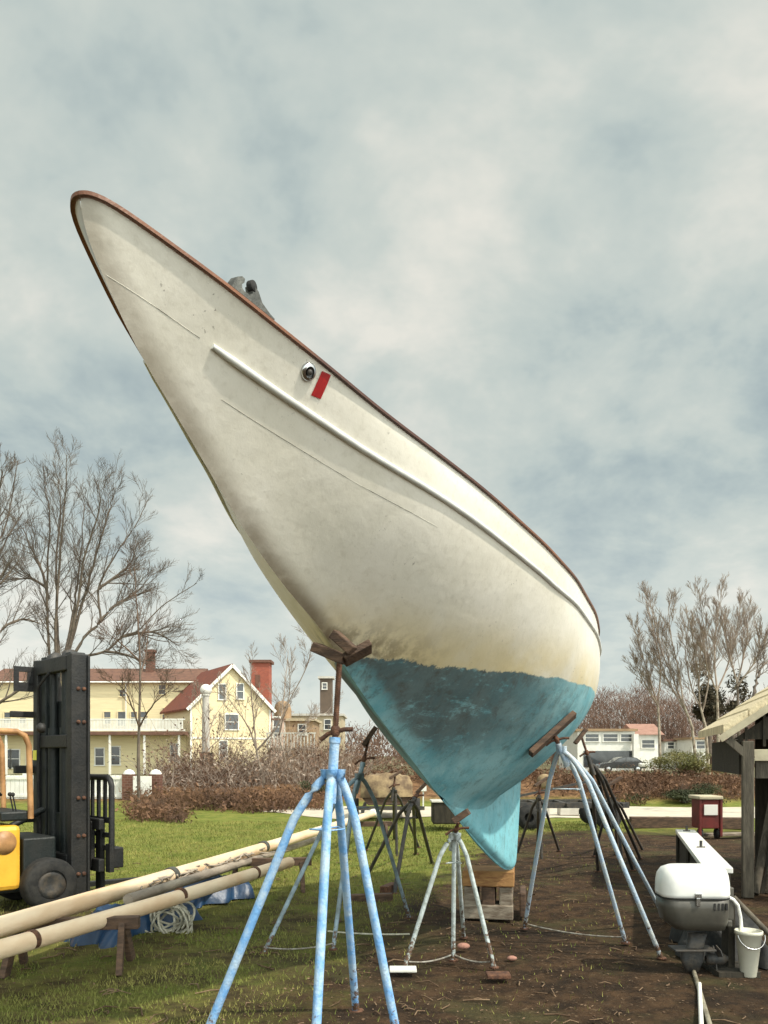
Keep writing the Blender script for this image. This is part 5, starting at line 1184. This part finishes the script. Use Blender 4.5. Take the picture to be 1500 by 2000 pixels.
q = MB(); q.prism([(a.x - .3, 85.6, 3.75), (a.x - .3, 89, 5.0), (a.x - .3, 92.4, 3.75)], (b.x - a.x + .6, 0, 0)); obj('roof', q, mat('pink_brown_shingles', (.36, .20, .15), (.28, .15, .11), 2, .85), t2)
c = P(1266, 1453, 85.95); window(t2, (c.x, 86, c.z), (1, 0, 0), (0, -1, 0), 1.3, .8)
q = MB(); q.box(((a.x + b.x) / 2 + .2, 84.2, .95), (b.x - a.x + .8, .2, .8)); obj('porch_rail', q, M_whitep, t2)
block('small white cottage seen between the birch trunks', 1298, 1335, 1448, 95, M_whitep, M_brroof, [(1310, 1456, .7, .7), (1325, 1456, .7, .7)], 'house', 5, 'house')
block('small white garage left of the shed eave', 1352, 1386, 1444, 90, M_whitep, M_tan, [(1368, 1455, .9, .8)], 'garage', 5, 'garage')
# parked car, side on
def car(label, x0, x1, y, m):
    t = thing('parked_car', label, 'car', ((x0 + x1) / 2, y, 0)); L_ = x1 - x0; g = .12
    prof = [(0, .38), (.01, .62), (.03, .76), (.16, .86), (.28, .93), (.40, 1.30), (.50, 1.42), (.66, 1.43), (.78, 1.34), (.90, 1.00), (.985, .94), (1, .6), (.99, .36)]
    q = MB(); pl = [(x0 + u * L_, y - .85, z + g - .1) for u, z in prof]; q.prism(pl, (0, 1.7, 0)); obj('body', q, m, t)
    gl = [(.31, .95), (.415, 1.28), (.51, 1.37), (.65, 1.38), (.765, 1.30), (.86, 1.0)]
    q = MB(); q.prism([(x0 + u * L_, y - .862, z + g - .1) for u, z in gl], (0, .008, 0)); wi = obj('window', q, M_carwin, t)
    q = MB(); q.box((x0 + .56 * L_, y - .866, 1.2), (.05, .01, .42)); obj('pillar', q, m, wi)
    for u in (.19, .81):
        q = MB(); c = Vector((x0 + u * L_, y - .76, .33)); q.lathe(c, [(.001, -.09), (.2, -.1), (.31, -.1), (.33, -.07), (.33, .1), (.001, .1)], 22, Vector((0, 1, 0))); w_ = obj('wheel', q, M_rubber, t)
        q = MB(); q.lathe(c, [(.001, -.115), (.17, -.11), (.2, -.102)], 18, Vector((0, 1, 0))); obj('rim', q, M_steel, w_)
    q = MB(); q.box((x1 - .02, y - .7, .8), (.06, .25, .13), bev=.02); obj('headlight', q, M_whitep, t); q = MB(); q.box((x0 + .02, y - .7, .82), (.06, .25, .14), bev=.02); obj('tail_light', q, M_redcart, t)
a, b = P(1166, 1475, 76), P(1258, 1475, 76)
car('dark sedan parked in front of the white building', a.x, b.x, 76, M_carblk)
a = P(1262, 1475, 72); q = MB(); c = P(1258, 1494, 72); q.box((c.x, 72, .75), (.9, .5, .35), bev=.1); tag(obj('planter', q, M_whitep), 'pale planter box right of the dark sedan', 'planter')
# snow-white tarp heap beyond the port stand
c = G(1220, 1592); 

# ------------------------------------------------------------------ grass and litter
random.seed(71); q = MB()
def dirt_amount(x, y):
    lat = x - (.27 * y - 2.25); return 0 if y > 17 else min(1, max(0, (lat + .7) / 1.1))
cnt = 0
M_blade = mat('grass_blades', (.13, .165, .026), (.28, .25, .07), 1.3, .85, lo=.36, hi=.66)
while cnt < 80000:
    u = random.random(); y = 3.9 + 16 * u ** 1.7; x = random.uniform(-.52 * y - .3, .30 * y)
    if random.random() < max(dirt_amount(x, y) * .97, .80 * min(1, max(0, (11 - y) / 3)) * (1 if sin(x * 2.1 + 1.3 * sin(y * 1.9)) * sin(y * 2.6 + sin(x * 1.7)) < .15 else .2)): continue
    h = random.uniform(.012, .038) * (.7 + .05 * y); z = terrain(x, y); a = random.uniform(0, 2 * pi); w = random.uniform(.0025, .005) * (.5 + y * .1); l_ = h * random.uniform(.2, .9); b = random.uniform(0, 2 * pi)
    q.add([(x - w * cos(a), y - w * sin(a), z - .004), (x + w * cos(a), y + w * sin(a), z - .004), (x + l_ * cos(b), y + l_ * sin(b), z + h)], [(0, 1, 2)]); cnt += 1
o_ = obj('grass', q, M_blade, None, normals=False); o_['kind'] = 'stuff'; o_['label'] = 'short patchy green grass on the yard'; o_['category'] = 'grass'
random.seed(72); q = MB()
for i in range(6500):
    y = 3.9 + 12 * random.random() ** 1.5; x = random.uniform(-.5 * y, .52 * y); z = terrain(x, y) + .006; s_ = random.uniform(.005, .017) * (.6 + .05 * y); a = random.uniform(0, 6.28); u = Vector((cos(a), sin(a), random.gauss(0, .25))) * s_; v = Vector((-sin(a), cos(a), random.gauss(0, .3))) * s_ * random.uniform(.3, .7); p = Vector((x, y, z))
    q.add([p - u, p + v, p + u, p - v], [(0, 1, 2, 3)])
for i in range(420):
    y = 3.9 + 10 * random.random() ** 1.3; x = random.uniform(-.45 * y, .5 * y); a = random.uniform(0, 6.28); l_ = random.uniform(.04, .22); z = terrain(x, y) + .008
    q.tube([(x, y, z), (x + cos(a) * l_ * .5, y + sin(a) * l_ * .5, z + random.uniform(0, .02)), (x + cos(a + .3) * l_, y + sin(a + .3) * l_, z)], random.uniform(.002, .006), 4, cap=False)
M_litter = mat('dead_leaf_litter', (.09, .05, .026), (.22, .145, .085), 9, .9, lo=.42, hi=.62)
o_ = obj('leaf_litter', q, M_litter, None, normals=False); o_['kind'] = 'stuff'; o_['label'] = 'dead leaves and wood chips scattered over the dirt'; o_['category'] = 'leaf litter'
